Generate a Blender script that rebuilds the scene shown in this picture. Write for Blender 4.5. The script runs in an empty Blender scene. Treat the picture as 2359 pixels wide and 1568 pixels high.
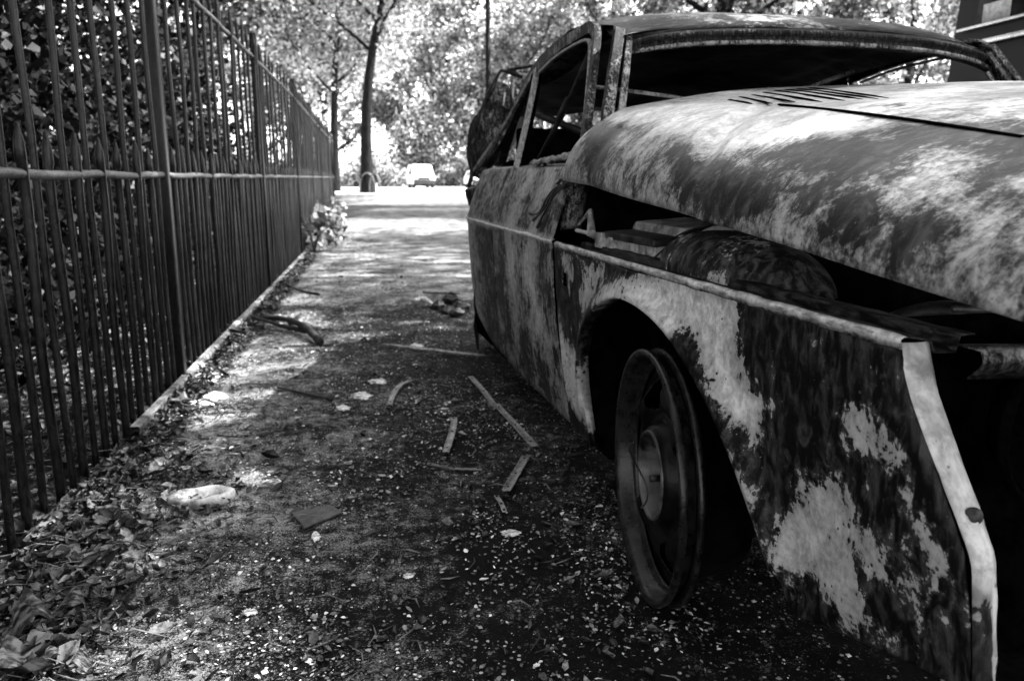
import bpy, math, random
import numpy as np
from mathutils import Vector, Matrix, noise
random.seed(7); rng = np.random.default_rng(11)
sc = bpy.context.scene; COL = sc.collection
# ------------------------------------------------------------------ camera
F = 1835.0; CX, CY = 1179.5, 784.0; H = 0.85; PIT = math.atan(375/1835.0)
cam = bpy.data.cameras.new('camera'); cam_o = bpy.data.objects.new('camera', cam); COL.objects.link(cam_o)
cam_o.location = (0, 0, H); cam_o.rotation_euler = (math.pi/2-PIT, 0, 0)
cam.sensor_width = 36; cam.lens = 36*F/2359; cam.clip_start = 0.02; cam.clip_end = 2000
cam.dof.use_dof = True; cam.dof.focus_distance = 1.35; cam.dof.aperture_fstop = 6.3
sc.camera = cam_o
# ------------------------------------------------------------------ sky, sun, exposure
SUN_AZ, SUN_EL = math.radians(76), math.radians(50)
wd = bpy.data.worlds.new('World'); sc.world = wd; wd.use_nodes = True
nt = wd.node_tree; nt.nodes.clear()
sky = nt.nodes.new('ShaderNodeTexSky'); sky.sky_type = 'NISHITA'; sky.sun_disc = False
sky.sun_elevation = SUN_EL; sky.sun_rotation = SUN_AZ
bw = nt.nodes.new('ShaderNodeRGBToBW'); bg = nt.nodes.new('ShaderNodeBackground'); wo = nt.nodes.new('ShaderNodeOutputWorld')
bg.inputs[1].default_value = 0.12
nt.links.new(sky.outputs[0], bw.inputs[0]); nt.links.new(bw.outputs[0], bg.inputs[0]); nt.links.new(bg.outputs[0], wo.inputs[0])
sd = Vector((math.sin(SUN_AZ)*math.cos(SUN_EL), math.cos(SUN_AZ)*math.cos(SUN_EL), math.sin(SUN_EL)))
sl = bpy.data.lights.new('sun', 'SUN'); sl.energy = 4.2; sl.angle = math.radians(0.6); sl.color = (1, 1, 1)
so = bpy.data.objects.new('sun', sl); COL.objects.link(so); so.location = (10, 5, 30)
so.rotation_euler = (-sd).to_track_quat('-Z', 'Y').to_euler()
sc.view_settings.view_transform = 'Standard'; sc.view_settings.look = 'None'
sc.view_settings.exposure = 3.2; sc.view_settings.gamma = 1
sc.cycles.max_bounces = 6; sc.cycles.diffuse_bounces = 3; sc.cycles.glossy_bounces = 3
sc.cycles.transmission_bounces = 3; sc.cycles.sample_clamp_indirect = 6

# ------------------------------------------------------------------ helpers
def gpt(x, y, z=0.0):
    """point of the ground (height z) seen at photo position x, y"""
    cp, sp = math.cos(PIT), math.sin(PIT)
    d = Vector((x-CX, cp*F+sp*(CY-y), -sp*F+cp*(CY-y)))
    return Vector((0, 0, H)) + d*((z-H)/d.z)

def tag(o, label=None, cat=None, group=None, kind=None):
    if label: o['label'] = label
    if cat: o['category'] = cat
    if group: o['group'] = group
    if kind: o['kind'] = kind
    return o

def empty(name, loc=(0, 0, 0), rz=0.0):
    o = bpy.data.objects.new(name, None); COL.objects.link(o)
    o.location = loc; o.rotation_euler = (0, 0, rz); o.empty_display_size = .1
    return o

class MB:
    def __init__(s): s.v = []; s.f = []; s.m = []
    def add(s, vs, fs, ms=None):
        b = len(s.v); s.v += [tuple(p) for p in vs]; s.f += [tuple(i+b for i in f) for f in fs]
        s.m += list(ms) if ms is not None else [0.0]*len(vs)
    def box(s, c, d, rz=0, rx=0, ry=0, m=0.0):
        M = Matrix.Rotation(rz, 3, 'Z') @ Matrix.Rotation(rx, 3, 'X') @ Matrix.Rotation(ry, 3, 'Y'); c = Vector(c)
        vs = [c + M @ Vector((sx*d[0]/2, sy*d[1]/2, sz*d[2]/2)) for sz in (-1, 1) for sx, sy in ((-1,-1),(1,-1),(1,1),(-1,1))]
        s.add(vs, [(0,3,2,1),(4,5,6,7),(0,1,5,4),(1,2,6,5),(2,3,7,6),(3,0,4,7)], [m]*8)
    def tube(s, pts, rad, n=8, m=0.0, flat=1.0, upv=None):
        pts = [Vector(p) for p in pts]; k = len(pts)
        if not hasattr(rad, '__len__'): rad = [rad]*k
        b = len(s.v); vs = []
        for i, p in enumerate(pts):
            t = (pts[min(i+1, k-1)] - pts[max(i-1, 0)]).normalized()
            u = Vector(upv) if upv is not None else (Vector((0, 0, 1)) if abs(t.z) < .9 else Vector((1, 0, 0)))
            a = t.cross(u).normalized(); c = a.cross(t).normalized()
            for j in range(n):
                q = 2*math.pi*(j+.5)/n
                vs.append(p + a*math.cos(q)*rad[i] + c*math.sin(q)*rad[i]*flat)
        fs = [(i*n+j, i*n+(j+1) % n, (i+1)*n+(j+1) % n, (i+1)*n+j) for i in range(k-1) for j in range(n)]
        fs += [tuple(range(n))[::-1], tuple(range((k-1)*n, k*n))]
        s.add(vs, fs, [m]*len(vs))
    def grid(s, rows, ms=None, close=False):
        nr, nc = len(rows), len(rows[0])
        vs = [p for r in rows for p in r]
        fs = [(i*nc+j, i*nc+j+1, (i+1)*nc+j+1, (i+1)*nc+j) for i in range(nr-1) for j in range(nc-1)]
        if close: fs += [(i*nc+nc-1, i*nc, (i+1)*nc, (i+1)*nc+nc-1) for i in range(nr-1)]
        s.add(vs, fs, ms)
    def lathe(s, prof, c, n=48, axis='y', m=0.0):
        c = Vector(c); rows = []
        for r, h in prof:
            row = []
            for j in range(n):
                a = 2*math.pi*j/n
                row.append(c + (Vector((math.cos(a)*r, h, math.sin(a)*r)) if axis == 'y' else Vector((math.cos(a)*r, math.sin(a)*r, h))))
            rows.append(row)
        s.grid(rows, [m]*(n*len(prof)), close=True)
    def build(s, name, mat, parent=None, smooth=True, solid=0, bevel=0, sharp=None, off=0):
        me = bpy.data.meshes.new(name); me.from_pydata(s.v, [], s.f); me.update()
        if any(s.m):
            a = me.attributes.new('mask', 'FLOAT', 'POINT'); a.data.foreach_set('value', s.m)
        if smooth: me.shade_smooth()
        if sharp: me.set_sharp_from_angle(angle=math.radians(sharp))
        o = bpy.data.objects.new(name, me); COL.objects.link(o); me.materials.append(mat)
        if parent: o.parent = parent
        if bevel:
            b = o.modifiers.new('bevel', 'BEVEL'); b.width = bevel; b.segments = 2; b.limit_method = 'ANGLE'; b.angle_limit = math.radians(40)
        if solid:
            b = o.modifiers.new('solid', 'SOLIDIFY'); b.thickness = solid; b.offset = off
        return o

def np_mesh(name, V, Fc, mat, parent=None, rnd=None, smooth=False):
    """V (n,3), Fc (m,4) numpy arrays -> one object; rnd = per-face value"""
    me = bpy.data.meshes.new(name); k = Fc.shape[1]
    me.vertices.add(len(V)); me.vertices.foreach_set('co', V.astype(np.float32).ravel())
    me.loops.add(Fc.size); me.loops.foreach_set('vertex_index', Fc.astype(np.int32).ravel())
    me.polygons.add(len(Fc)); me.polygons.foreach_set('loop_start', np.arange(0, Fc.size, k, dtype=np.int32))
    if rnd is not None:
        a = me.attributes.new('rnd', 'FLOAT', 'FACE'); a.data.foreach_set('value', rnd.astype(np.float32))
    me.update(calc_edges=True)
    if smooth: me.shade_smooth()
    me.materials.append(mat)
    o = bpy.data.objects.new(name, me); COL.objects.link(o)
    if parent: o.parent = parent
    return o

def rotmats(n, flat=0.0):
    """n random rotations; flat->1 keeps normals near vertical"""
    q = rng.normal(size=(n, 4)); q[:, 0] += flat*6; q[:, 3] *= (1+flat*6)
    q /= np.linalg.norm(q, axis=1)[:, None]; w, x, y, z = q.T
    return np.stack([1-2*(y*y+z*z), 2*(x*y-z*w), 2*(x*z+y*w), 2*(x*y+z*w), 1-2*(x*x+z*z), 2*(y*z-x*w),
                     2*(x*z-y*w), 2*(y*z+x*w), 1-2*(x*x+y*y)], 1).reshape(n, 3, 3)

LEAF = np.array([(-.5, 0, 0), (-.1, -.33, .07), (.55, 0, -.03), (-.1, .33, .07)])
def leaves(P, size, flat=0.0, shape=LEAF, aspect=None):
    n = len(P); R = rotmats(n, flat); S = size*(0.6+0.8*rng.random(n))
    sh = np.repeat(shape[None], n, 0)*S[:, None, None]
    if aspect is not None: sh[:, :, 1] *= aspect[:, None]
    V = np.einsum('nij,nkj->nki', R, sh) + P[:, None, :]
    k = len(shape)
    return V.reshape(-1, 3), np.arange(n*k).reshape(n, k), rng.random(n)

# ------------------------------------------------------------------ materials
class NT:
    def __init__(s, name):
        s.mat = bpy.data.materials.new(name); s.mat.use_nodes = True; s.t = s.mat.node_tree; s.t.nodes.clear()
        s.out = s.n('ShaderNodeOutputMaterial')
    def n(s, ty, props=None, **inp):
        nd = s.t.nodes.new(ty)
        for k, v in (props or {}).items(): setattr(nd, k, v)
        for k, v in inp.items():
            k = k.replace('_', ' '); s.set(nd.inputs[int(k[1:])] if k[0] == 'i' and k[1:].isdigit() else nd.inputs[k], v)
        return nd
    def set(s, sock, v):
        if isinstance(v, bpy.types.NodeSocket): s.t.links.new(v, sock)
        elif isinstance(v, bpy.types.Node): s.t.links.new(v.outputs[0], sock)
        else: sock.default_value = v
    def math(s, op, a, b=0.0, clamp=False):
        nd = s.n('ShaderNodeMath', {'operation': op, 'use_clamp': clamp}, i0=a, i1=b); return nd.outputs[0]
    def obj(s, scale=(1, 1, 1)):
        tc = s.n('ShaderNodeTexCoord'); mp = s.n('ShaderNodeMapping', Vector=tc.outputs['Object'], Scale=scale); return mp.outputs[0]
    def noise(s, vec, scale, detail=4, rough=.55, dist=0.0):
        return s.n('ShaderNodeTexNoise', Vector=vec, Scale=scale, Detail=detail, Roughness=rough, Distortion=dist).outputs[0]
    def ramp(s, v, a, b, lo=0.0, hi=1.0):
        nd = s.n('ShaderNodeMapRange', {'interpolation_type': 'SMOOTHSTEP'}, Value=v, i1=a, i2=b, i3=lo, i4=hi); return nd.outputs[0]
    def mix(s, f, a, b):
        nd = s.n('ShaderNodeMix', {'data_type': 'FLOAT'}, i0=f, i2=a, i3=b); return nd.outputs[0]
    def finish(s, col, rough=.6, spec=.5, metal=0.0, bump=None, bs=.3, bd=.01, trans=None, emit=None):
        b = s.n('ShaderNodeBsdfPrincipled')
        c = s.n('ShaderNodeCombineColor', i0=col, i1=col, i2=col) if not isinstance(col, (float, int)) else None
        s.set(b.inputs['Base Color'], c.outputs[0] if c else (col, col, col, 1))
        s.set(b.inputs['Roughness'], rough); s.set(b.inputs['Metallic'], metal); s.set(b.inputs['Specular IOR Level'], spec)
        if bump is not None:
            bp = s.n('ShaderNodeBump', Height=bump, Strength=bs, Distance=bd); s.set(b.inputs['Normal'], bp.outputs[0])
        res = b.outputs[0]
        if trans:
            tr = s.n('ShaderNodeBsdfTranslucent')
            if c: s.set(tr.inputs[0], c.outputs[0])
            else: tr.inputs[0].default_value = (col,)*3+(1,)
            mx = s.n('ShaderNodeMixShader', i0=trans, i1=res, i2=tr.outputs[0]); res = mx.outputs[0]
        s.set(s.out.inputs[0], res); return s.mat

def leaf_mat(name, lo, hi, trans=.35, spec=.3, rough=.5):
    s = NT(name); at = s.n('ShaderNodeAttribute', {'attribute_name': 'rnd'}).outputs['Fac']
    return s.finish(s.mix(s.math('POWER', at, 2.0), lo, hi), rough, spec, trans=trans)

def plain_mat(name, lo, hi, scale=12, rough=.6, spec=.4, metal=0.0, vec=(1, 1, 1), bs=.4, bd=.004, detail=5):
    s = NT(name); o = s.obj(vec); a = s.noise(o, scale, detail, .6); b = s.noise(o, scale*5, 3, .6)
    v = s.math('ADD', s.math('MULTIPLY', a, .7), s.math('MULTIPLY', b, .3))
    f = s.ramp(v, .38, .62)
    return s.finish(s.mix(f, lo, hi), s.mix(b, rough-.1, rough+.1), spec, metal, bump=v, bs=bs, bd=bd)

def burnt_mat(name, dark=.02, mid=.07, light=.5, streak=(2.2, 2.2, .9), bias=0.0, amp=.55, edge=.04, spots=0.0, rough=(.42, .62), fine=38, spec=.5, grain=.35):
    """burnt paint: bare pale metal and ash where mask is high, soot where it is low, ragged edges between"""
    s = NT(name); o = s.obj(); at = s.n('ShaderNodeAttribute', {'attribute_name': 'mask'}).outputs['Fac']
    n1 = s.noise(o, 9, 6, .62, .3); n2 = s.noise(o, fine, 5, .65); n3 = s.noise(s.obj(streak), 22, 8, .66, .5)
    n4 = s.noise(o, 24, 8, .72, .6)
    v = s.math('ADD', at, s.math('MULTIPLY', s.math('SUBTRACT', n1, .5), amp))
    v = s.math('ADD', v, s.math('MULTIPLY', s.math('SUBTRACT', n4, .5), amp*.9))
    v = s.math('ADD', v, s.math('MULTIPLY', s.math('SUBTRACT', n2, .5), amp*.55))
    v = s.math('ADD', v, s.math('MULTIPLY', s.math('SUBTRACT', n3, .5), amp*.8))
    v = s.math('ADD', v, bias)
    f = s.ramp(v, .5-edge, .5+edge)
    halo = s.ramp(v, .28, .5)
    fl = s.math('MULTIPLY', s.ramp(s.noise(o, 130, 3, .6), .66, .70), s.ramp(n4, .52, .60)); f = s.math('MAXIMUM', f, s.math('MULTIPLY', fl, .55))
    if spots:
        vo = s.n('ShaderNodeTexVoronoi', Vector=o, Scale=70).outputs['Distance']
        big = s.noise(o, 7, 2); th = s.ramp(big, .45, .75, .0, .38)
        sp = s.ramp(s.math('SUBTRACT', vo, th), -.03, .03)
        f = s.math('MULTIPLY', f, s.mix(s.math('MULTIPLY', f, spots), 1.0, sp))
    dk = s.mix(s.ramp(n3, .42, .68), dark, mid); dk = s.mix(s.math('MULTIPLY', halo, s.ramp(n2, .4, .65)), dk, mid*1.3)
    lt = s.mix(s.ramp(n3, .36, .58), light*grain, light); lt = s.mix(s.ramp(n2, .35, .6), s.math('MULTIPLY', lt, .5+grain*.25), lt); lt = s.mix(s.ramp(n4, .38, .6), s.math('MULTIPLY', lt, .6), lt); lt = s.math('MULTIPLY', lt, s.ramp(at, .45, 1.0, .5, 1.1))
    h = s.math('ADD', s.math('MULTIPLY', f, .5), s.math('ADD', s.math('MULTIPLY', n2, .35), s.math('MULTIPLY', n1, .3)))
    return s.finish(s.mix(f, dk, lt), s.mix(n2, rough[0], rough[1]), s.mix(f, spec*.14, spec), bump=h, bs=.45, bd=.0035)

M = {}
M['wing'] = burnt_mat('burnt_wing_paint', .002, .032, .50, spots=.95, fine=85, amp=1.1, grain=.72)
M['door'] = burnt_mat('burnt_door_paint', .005, .06, .42, streak=(3.5, 3.5, .6), amp=2.0, edge=.26, fine=90, grain=.45)
M['bonnet'] = burnt_mat('burnt_bonnet_paint', .012, .05, .56, streak=(1.6, 1.1, .9), amp=1.15, edge=.26, rough=(.27, .42), fine=120, grain=.6)
M['roof'] = burnt_mat('burnt_roof_paint', .006, .04, .36, streak=(3, 1, 3), amp=1.3, edge=.08, fine=75, bias=-.08)
M['frame'] = burnt_mat('rusty_window_frame', .003, .04, .40, streak=(7, 7, .6), amp=1.2, edge=.14, fine=150)
M['flange'] = burnt_mat('pale_bare_flange', .006, .03, .42, amp=1.15, edge=.05, bias=-.02, grain=.75, spots=.7)
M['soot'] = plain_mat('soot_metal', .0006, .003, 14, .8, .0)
M['rustdark'] = plain_mat('dark_rusty_steel', .004, .03, 20, .5, .25)
M['cloth'] = plain_mat('charred_headlining', .006, .12, 5, .7, .12, vec=(1, .3, 1))
M['wheel'] = plain_mat('burnt_wheel_steel', .0005, .004, 26, .34, .09)
M['rim_edge'] = plain_mat('scorched_rim_edge', .001, .012, 30, .3, .22, metal=.05)
M['hub'] = plain_mat('bare_hub_metal', .002, .07, 9, .35, .3, metal=.1)
M['bay'] = plain_mat('burnt_bay_metal', .05, .34, 18, .45, .5)
M['iron'] = plain_mat('painted_iron', .0006, .008, 70, .3, .2, vec=(1, 1, .35), bs=.6, bd=.004)
M['iron_rail'] = plain_mat('worn_iron_rail', .008, .07, 60, .45, .6, vec=(1, 1, 1), bs=.6)
M['kerb'] = plain_mat('concrete_kerb', .04, .26, 18, .8, .2)
M['bark'] = plain_mat('bark', .002, .016, 5, .85, .05, vec=(3, 3, .6), bs=.8, bd=.04)
M['bark_pale'] = plain_mat('pale_bark', .12, .3, 5, .8, .2, vec=(3, 3, .6))
M['steel'] = plain_mat('galvanised_steel', .06, .12, 8, .5, .5, metal=.4)
M['post'] = plain_mat('grey_lamp_post_paint', .004, .008, 3, .6, .05)
M['vanwhite'] = plain_mat('white_vehicle_paint', .72, .82, 1, .25, .5, bs=.02)
M['black'] = plain_mat('black_plastic', .015, .03, 5, .5, .4)
M['tyre'] = plain_mat('tyre_rubber', .02, .03, 10, .8, .2)
M['vandark'] = plain_mat('dark_vehicle_paint', .002, .004, 1, .45, .12, bs=.02)
M['trim'] = plain_mat('chromed_trim', .3, .45, 5, .25, .6, metal=.9)
M['sticker'] = plain_mat('paper_sticker', .25, .5, 25, .6, .3)
M['ledge'] = burnt_mat('scorched_wing_ledge', .004, .05, .50, amp=.75, edge=.12, fine=90, streak=(1, 4, 4))
M['strip'] = burnt_mat('scorched_metal_strip', .01, .06, .60, amp=1.4, bias=.35, edge=.2, fine=80)
M['stone'] = plain_mat('weathered_stone', .10, .40, 22, .8, .25)
M['slate'] = plain_mat('dark_slate', .008, .05, 45, .55, .35)
M['twig'] = plain_mat('dead_twig', .03, .17, 20, .7, .3)
M['darkwood'] = plain_mat('charred_wood', .008, .03, 20, .7, .3)
M['paper'] = plain_mat('pale_scrap', .18, .75, 60, .7, .3)
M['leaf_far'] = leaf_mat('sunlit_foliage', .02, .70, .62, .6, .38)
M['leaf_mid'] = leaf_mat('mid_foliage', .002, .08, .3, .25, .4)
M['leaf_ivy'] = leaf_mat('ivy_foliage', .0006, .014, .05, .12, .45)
s = NT('dry_leaf_litter'); at = s.n('ShaderNodeAttribute', {'attribute_name': 'rnd'}).outputs['Fac']; n1 = s.noise(s.obj(), 90, 4, .6)
M['litter'] = s.finish(s.math('MULTIPLY', s.mix(s.math('POWER', at, 2.0),   .004, .26), s.ramp(n1, .3, .65, .15, 1.0)), .45, .4, bump=n1, bs=.6, bd=.003)
M['flakes'] = leaf_mat('paint_flakes_and_ash', .05, .85, 0, .4, .5)
M['chips'] = leaf_mat('gravel_chips', .04, .85, 0, .4, .6)
s = NT('glass'); g = s.n('ShaderNodeBsdfPrincipled'); g.inputs['Base Color'].default_value = (.003, .003, .003, 1); g.inputs['Specular IOR Level'].default_value = .12
g.inputs['Roughness'].default_value = .05; s.set(s.out.inputs[0], g.outputs[0]); M['glass'] = s.mat
s = NT('pale_glass'); g = s.n('ShaderNodeBsdfPrincipled'); g.inputs['Base Color'].default_value = (.5, .5, .5, 1)
g.inputs['Roughness'].default_value = .15; s.set(s.out.inputs[0], g.outputs[0]); M['screen'] = s.mat
# big dry leaf with veins
s = NT('large_dry_leaf'); o = s.obj(); n1 = s.noise(o, 30, 5, .6); n2 = s.noise(s.obj((1, 6, 1)), 22, 3)
M['bigleaf'] = s.finish(s.mix(s.ramp(s.math('MULTIPLY', n1, s.math('MULTIPLY', n2, 2)),   .35, .65), .004, .13), .5, .35, bump=n2, bs=.6, bd=.006, trans=.12)
# ground: soot plus painted car shade near the wreck, pale grit on the path, darker far away
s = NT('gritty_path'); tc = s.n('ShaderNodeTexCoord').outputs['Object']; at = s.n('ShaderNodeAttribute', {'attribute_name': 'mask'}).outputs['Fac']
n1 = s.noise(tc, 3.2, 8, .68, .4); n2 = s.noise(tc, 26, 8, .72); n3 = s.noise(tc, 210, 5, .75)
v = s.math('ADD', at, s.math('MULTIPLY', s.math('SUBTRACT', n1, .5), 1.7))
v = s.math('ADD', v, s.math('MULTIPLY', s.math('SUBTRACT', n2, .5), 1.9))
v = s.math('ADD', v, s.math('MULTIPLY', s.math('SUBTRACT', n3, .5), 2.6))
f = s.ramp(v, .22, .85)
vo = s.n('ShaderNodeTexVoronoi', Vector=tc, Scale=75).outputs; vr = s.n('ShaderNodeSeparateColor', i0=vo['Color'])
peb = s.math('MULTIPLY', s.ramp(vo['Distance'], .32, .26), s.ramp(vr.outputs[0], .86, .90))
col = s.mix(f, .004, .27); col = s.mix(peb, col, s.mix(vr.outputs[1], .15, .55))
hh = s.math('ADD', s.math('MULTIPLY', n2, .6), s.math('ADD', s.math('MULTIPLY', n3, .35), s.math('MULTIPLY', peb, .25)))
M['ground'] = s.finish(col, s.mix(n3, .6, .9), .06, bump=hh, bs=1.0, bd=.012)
s = NT('pale_asphalt'); tc = s.n('ShaderNodeTexCoord').outputs['Object']; n1 = s.noise(tc, .6, 8, .7)
M['road'] = s.finish(s.mix(n1, .28, .5), .8, .3, bump=n1)

# ------------------------------------------------------------------ ground
FK = .1648                       # the fence line: x = FX(y)
FENCE = [(-.877+FK*3.0, -3.0), (-.877-FK*.5, .5), (-1.4225, 3.31), (-1.886, 6.12), (-2.35, 8.88), (-2.861, 11.63), (-3.37, 14.39), (-3.859, 17.14), (-4.353, 19.9)]
def fx(y):
    for (a, b), (c, d) in zip(FENCE, FENCE[1:]):
        if y <= d: return a+(c-a)*(y-b)/(d-b)
    return FENCE[-1][0]-(y-19.9)*.18
A = math.radians(13.3)
OX, OY = .309, 1.49
def car_uw(x, y):
    dx, dy = x-OX, y-OY
    return -dx*math.sin(A)+dy*math.cos(A), dx*math.cos(A)+dy*math.sin(A)
def gz(x, y):
    r = .010*(noise.noise(Vector((x*2.2, y*2.2, 0)))+.5*noise.noise(Vector((x*6, y*6, 3)))+.35*noise.noise(Vector((x*17, y*17, 7))))
    return r if y < 14 and abs(x) < 6 else 0.0
xs = [-900, -300, -100, -40, -15, -8, -6, -5, -4.2]+list(np.arange(-3.6, 2.0, .035))+[2.3, 3, 4, 6, 9, 15, 40, 100, 300, 900]
ys = [-200, -50, -15, -5, -2, -.5, 0]+list(np.arange(.3, 8, .04))+list(np.arange(8, 14, .12))+[16, 20, 26, 34, 45, 60, 90, 150, 400, 1500]
g = MB(); rows = []; ms = []
for y in ys:
    row = []
    for x in xs:
        u, w = car_uw(x, y)
        row.append((x, y, gz(x, y)))
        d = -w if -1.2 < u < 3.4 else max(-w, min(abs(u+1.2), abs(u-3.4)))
        m = .10+.42*min(1, max(0, (d-.25)/.75))                      # burnt ground round the wreck, with the car's shade painted in
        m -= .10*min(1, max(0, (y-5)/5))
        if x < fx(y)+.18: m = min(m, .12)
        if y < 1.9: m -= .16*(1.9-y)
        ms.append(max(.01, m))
    rows.append(row)
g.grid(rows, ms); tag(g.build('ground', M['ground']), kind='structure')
g = MB(); g.grid([[(-60, 43+2*math.sin(0)-(-60)*.0, .01), (-9.5, 43, .01), (-3, 42, .01), (60, 41, .01)], [(-60, 88, .01), (-9.5, 88, .01), (-3, 88, .01), (60, 88, .01)]])
tag(g.build('road', M['road']), kind='structure')

# ------------------------------------------------------------------ fence
fence = empty('railing_fence', (-1.17, 1.78, 0))
tag(fence, 'long rusty iron railing fence with pointed bars, running along the left side of the path', 'fence')
fo = Vector((-1.17, 1.78, 0))
def mesh_of(name, mat, fn, **k):
    b = MB(); fn(b); o = b.build(name, mat, **k); me = o.data; bpy.data.objects.remove(o); return me
def bar_profile(b, h, r, pointed):
    n = 12; zs = [0]+[h*i/9 for i in range(1, 10)]
    pts = []; rs = []
    for i, z in enumerate(zs):
        pts.append((.0025*math.sin(z*9+h), .0025*math.cos(z*7), z)); rs.append(r)
    pts += [(0, 0, h+.012), (0, 0, h+.05), (0, 0, h+.085), (0, 0, h+.10)]; rs += [r*1.12, r*1.05, r*.5, .001]
    b.tube(pts, rs, n, upv=(1, 0, 0))
tall = [mesh_of('long_bar', M['iron'], lambda b, k=k: bar_profile(b, 1.79+.012*k, .0098, True), sharp=50) for k in (-1, 0, 1)]
short = [mesh_of('short_bar', M['iron'], lambda b, k=k: bar_profile(b, .905+.010*k, .0125, True), sharp=50) for k in (-1, 0, 1)]
def inst(name, me, parent, loc, rot=(0, 0, 0), sca=(1, 1, 1)):
    o = bpy.data.objects.new(name, me); COL.objects.link(o); o.parent = parent; o.location = loc; o.rotation_euler = rot; o.scale = sca; return o
kt = 0; far = {'long_bar': MB(), 'short_bar': MB()}
nb = 0
for i in range(1, len(FENCE)-1):
    a = Vector(FENCE[i]+(0,)); b = Vector(FENCE[i+1]+(0,)); L = (b-a).length; d = (b-a)/L; nrm = Vector((d.y, -d.x, 0))
    ang = math.atan2(d.y, d.x)
    n = int(round(L/.095)); n += n % 2
    for k in range(1, n):
        p = a+d*(L*k/n); p.z = -.03; p -= fo
        is_t = k % 2 == 1
        nm = 'long_bar' if is_t else 'short_bar'
        rr = (random.gauss(0, .004), random.gauss(0, .005), random.random()*6)
        if nb >= 190:
            far[nm].tube([p, p+Vector((0, 0, 1.80 if is_t else .93)), p+Vector((0, 0, 1.9 if is_t else 1.02))], [.0125, .0125, .002], 6, upv=(1, 0, 0))
        else:
            inst(nm, (tall if is_t else short)[random.randrange(3)], fence, p, rr)
        nb += 1
    # rails
    for z, r, nm in ((.858, .017, 'middle_rail'), (1.70, .016, 'top_rail')):
        m = MB(); q = 14
        m.tube([a+d*(L*t/q)+Vector((0, 0, z+.0035*math.sin(t*1.9+i)))-fo for t in range(q+1)], [r*(1+.08*math.sin(t*3.1)) for t in range(q+1)], 10, flat=.8)
        m.build(nm, M['iron_rail'], fence)
    for r0, r1 in (((.05, .40), (.445, .50), (.735, .995)) if i == 1 else ((.002, .998),)):
        m = MB(); q = 12
        rows = [[a+(b-a)*(r0+(r1-r0)*t/q)-fo+nrm*(.010+dx+.003*noise.noise(Vector((t*.9+i*7, dx*50, 1))))+Vector((0, 0, dz+.003*noise.noise(Vector((t*.7+i*5, dz*60, 4)))-(.012 if i == 1 and r0 < .7 else 0))) for dx, dz in ((0, -.03), (0, .024), (.004, .028), (.030, .028), (.034, .024), (.034, -.03))] for t in range(q+1)]
        m.grid(rows); m.build('bottom_rail', M['kerb'], fence, sharp=40)
    if i > 1:
        m = MB(); m.box(a-fo+Vector((0, 0, .93)), (.042, .05, 1.9), ang)
        m.box(a-fo+Vector((0, 0, .30))-nrm*.12, (.03, .20, .03), ang, rx=.9)
        m.build('post', M['iron'], fence, bevel=.005)
for nm, m in far.items():
    if m.v: tag(m.build(nm, M['iron'], fence), kind='stuff')

# ------------------------------------------------------------------ burnt car
car = empty('burnt_car', (OX, OY, 0), A-math.pi/2)
tag(car, 'burnt out rusty coupe with sprung bonnet, standing on bare wheel rims', 'car')
def cp(u, w, z): return (-u, w, z)            # car coordinates: u rearward, w inward, z up
def in_poly(p, poly):
    x, y = p; c = False; n = len(poly); dm = 1e9
    for i in range(n):
        x1, y1 = poly[i]; x2, y2 = poly[(i+1) % n]
        if (y1 > y) != (y2 > y) and x < (x2-x1)*(y-y1)/(y2-y1)+x1: c = not c
        dx, dy = x2-x1, y2-y1; t = max(0, min(1, ((x-x1)*dx+(y-y1)*dy)/(dx*dx+dy*dy+1e-12)))
        dm = min(dm, math.hypot(x-x1-t*dx, y-y1-t*dy))
    return dm if c else -dm
def pmask(p, polys, base=0.0, hi=1.0, soft=.03):
    v = base
    for poly, lev in polys:
        k = max(0, min(1, .5+in_poly(p, poly)/soft*.5)); v = v*(1-k)+lev*k
    return v
def bez(pts, n):
    """resample a polyline evenly"""
    P = [Vector(p) for p in pts]; L = [0]
    for a, b in zip(P, P[1:]): L.append(L[-1]+(b-a).length)
    out = []
    for i in range(n):
        t = L[-1]*i/(n-1); k = max(j for j in range(len(L)) if L[j] <= t+1e-9); k = min(k, len(P)-2)
        out.append(P[k].lerp(P[k+1], (t-L[k])/(L[k+1]-L[k]+1e-12)))
    return out
def smooth_poly(pts, n, it=2):
    P = [Vector(p) for p in pts]
    for _ in range(it):
        Q = [P[0]]
        for a, b in zip(P, P[1:]): Q += [a.lerp(b, .25), a.lerp(b, .75)]
        P = Q+[P[-1]]
    return bez(P, n)

def side_w(u, z):
    """how far the skin lies inward of the crease line"""
    if z <= .67: w = .055*((.67-z)/.54)**1.7
    else: w = .075*((z-.67)/.21)**1.25
    if u > 2.15: w += .42*(u-2.15)**1.8
    if u < -.45: w += .10*(u+.45)**2
    return w
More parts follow.
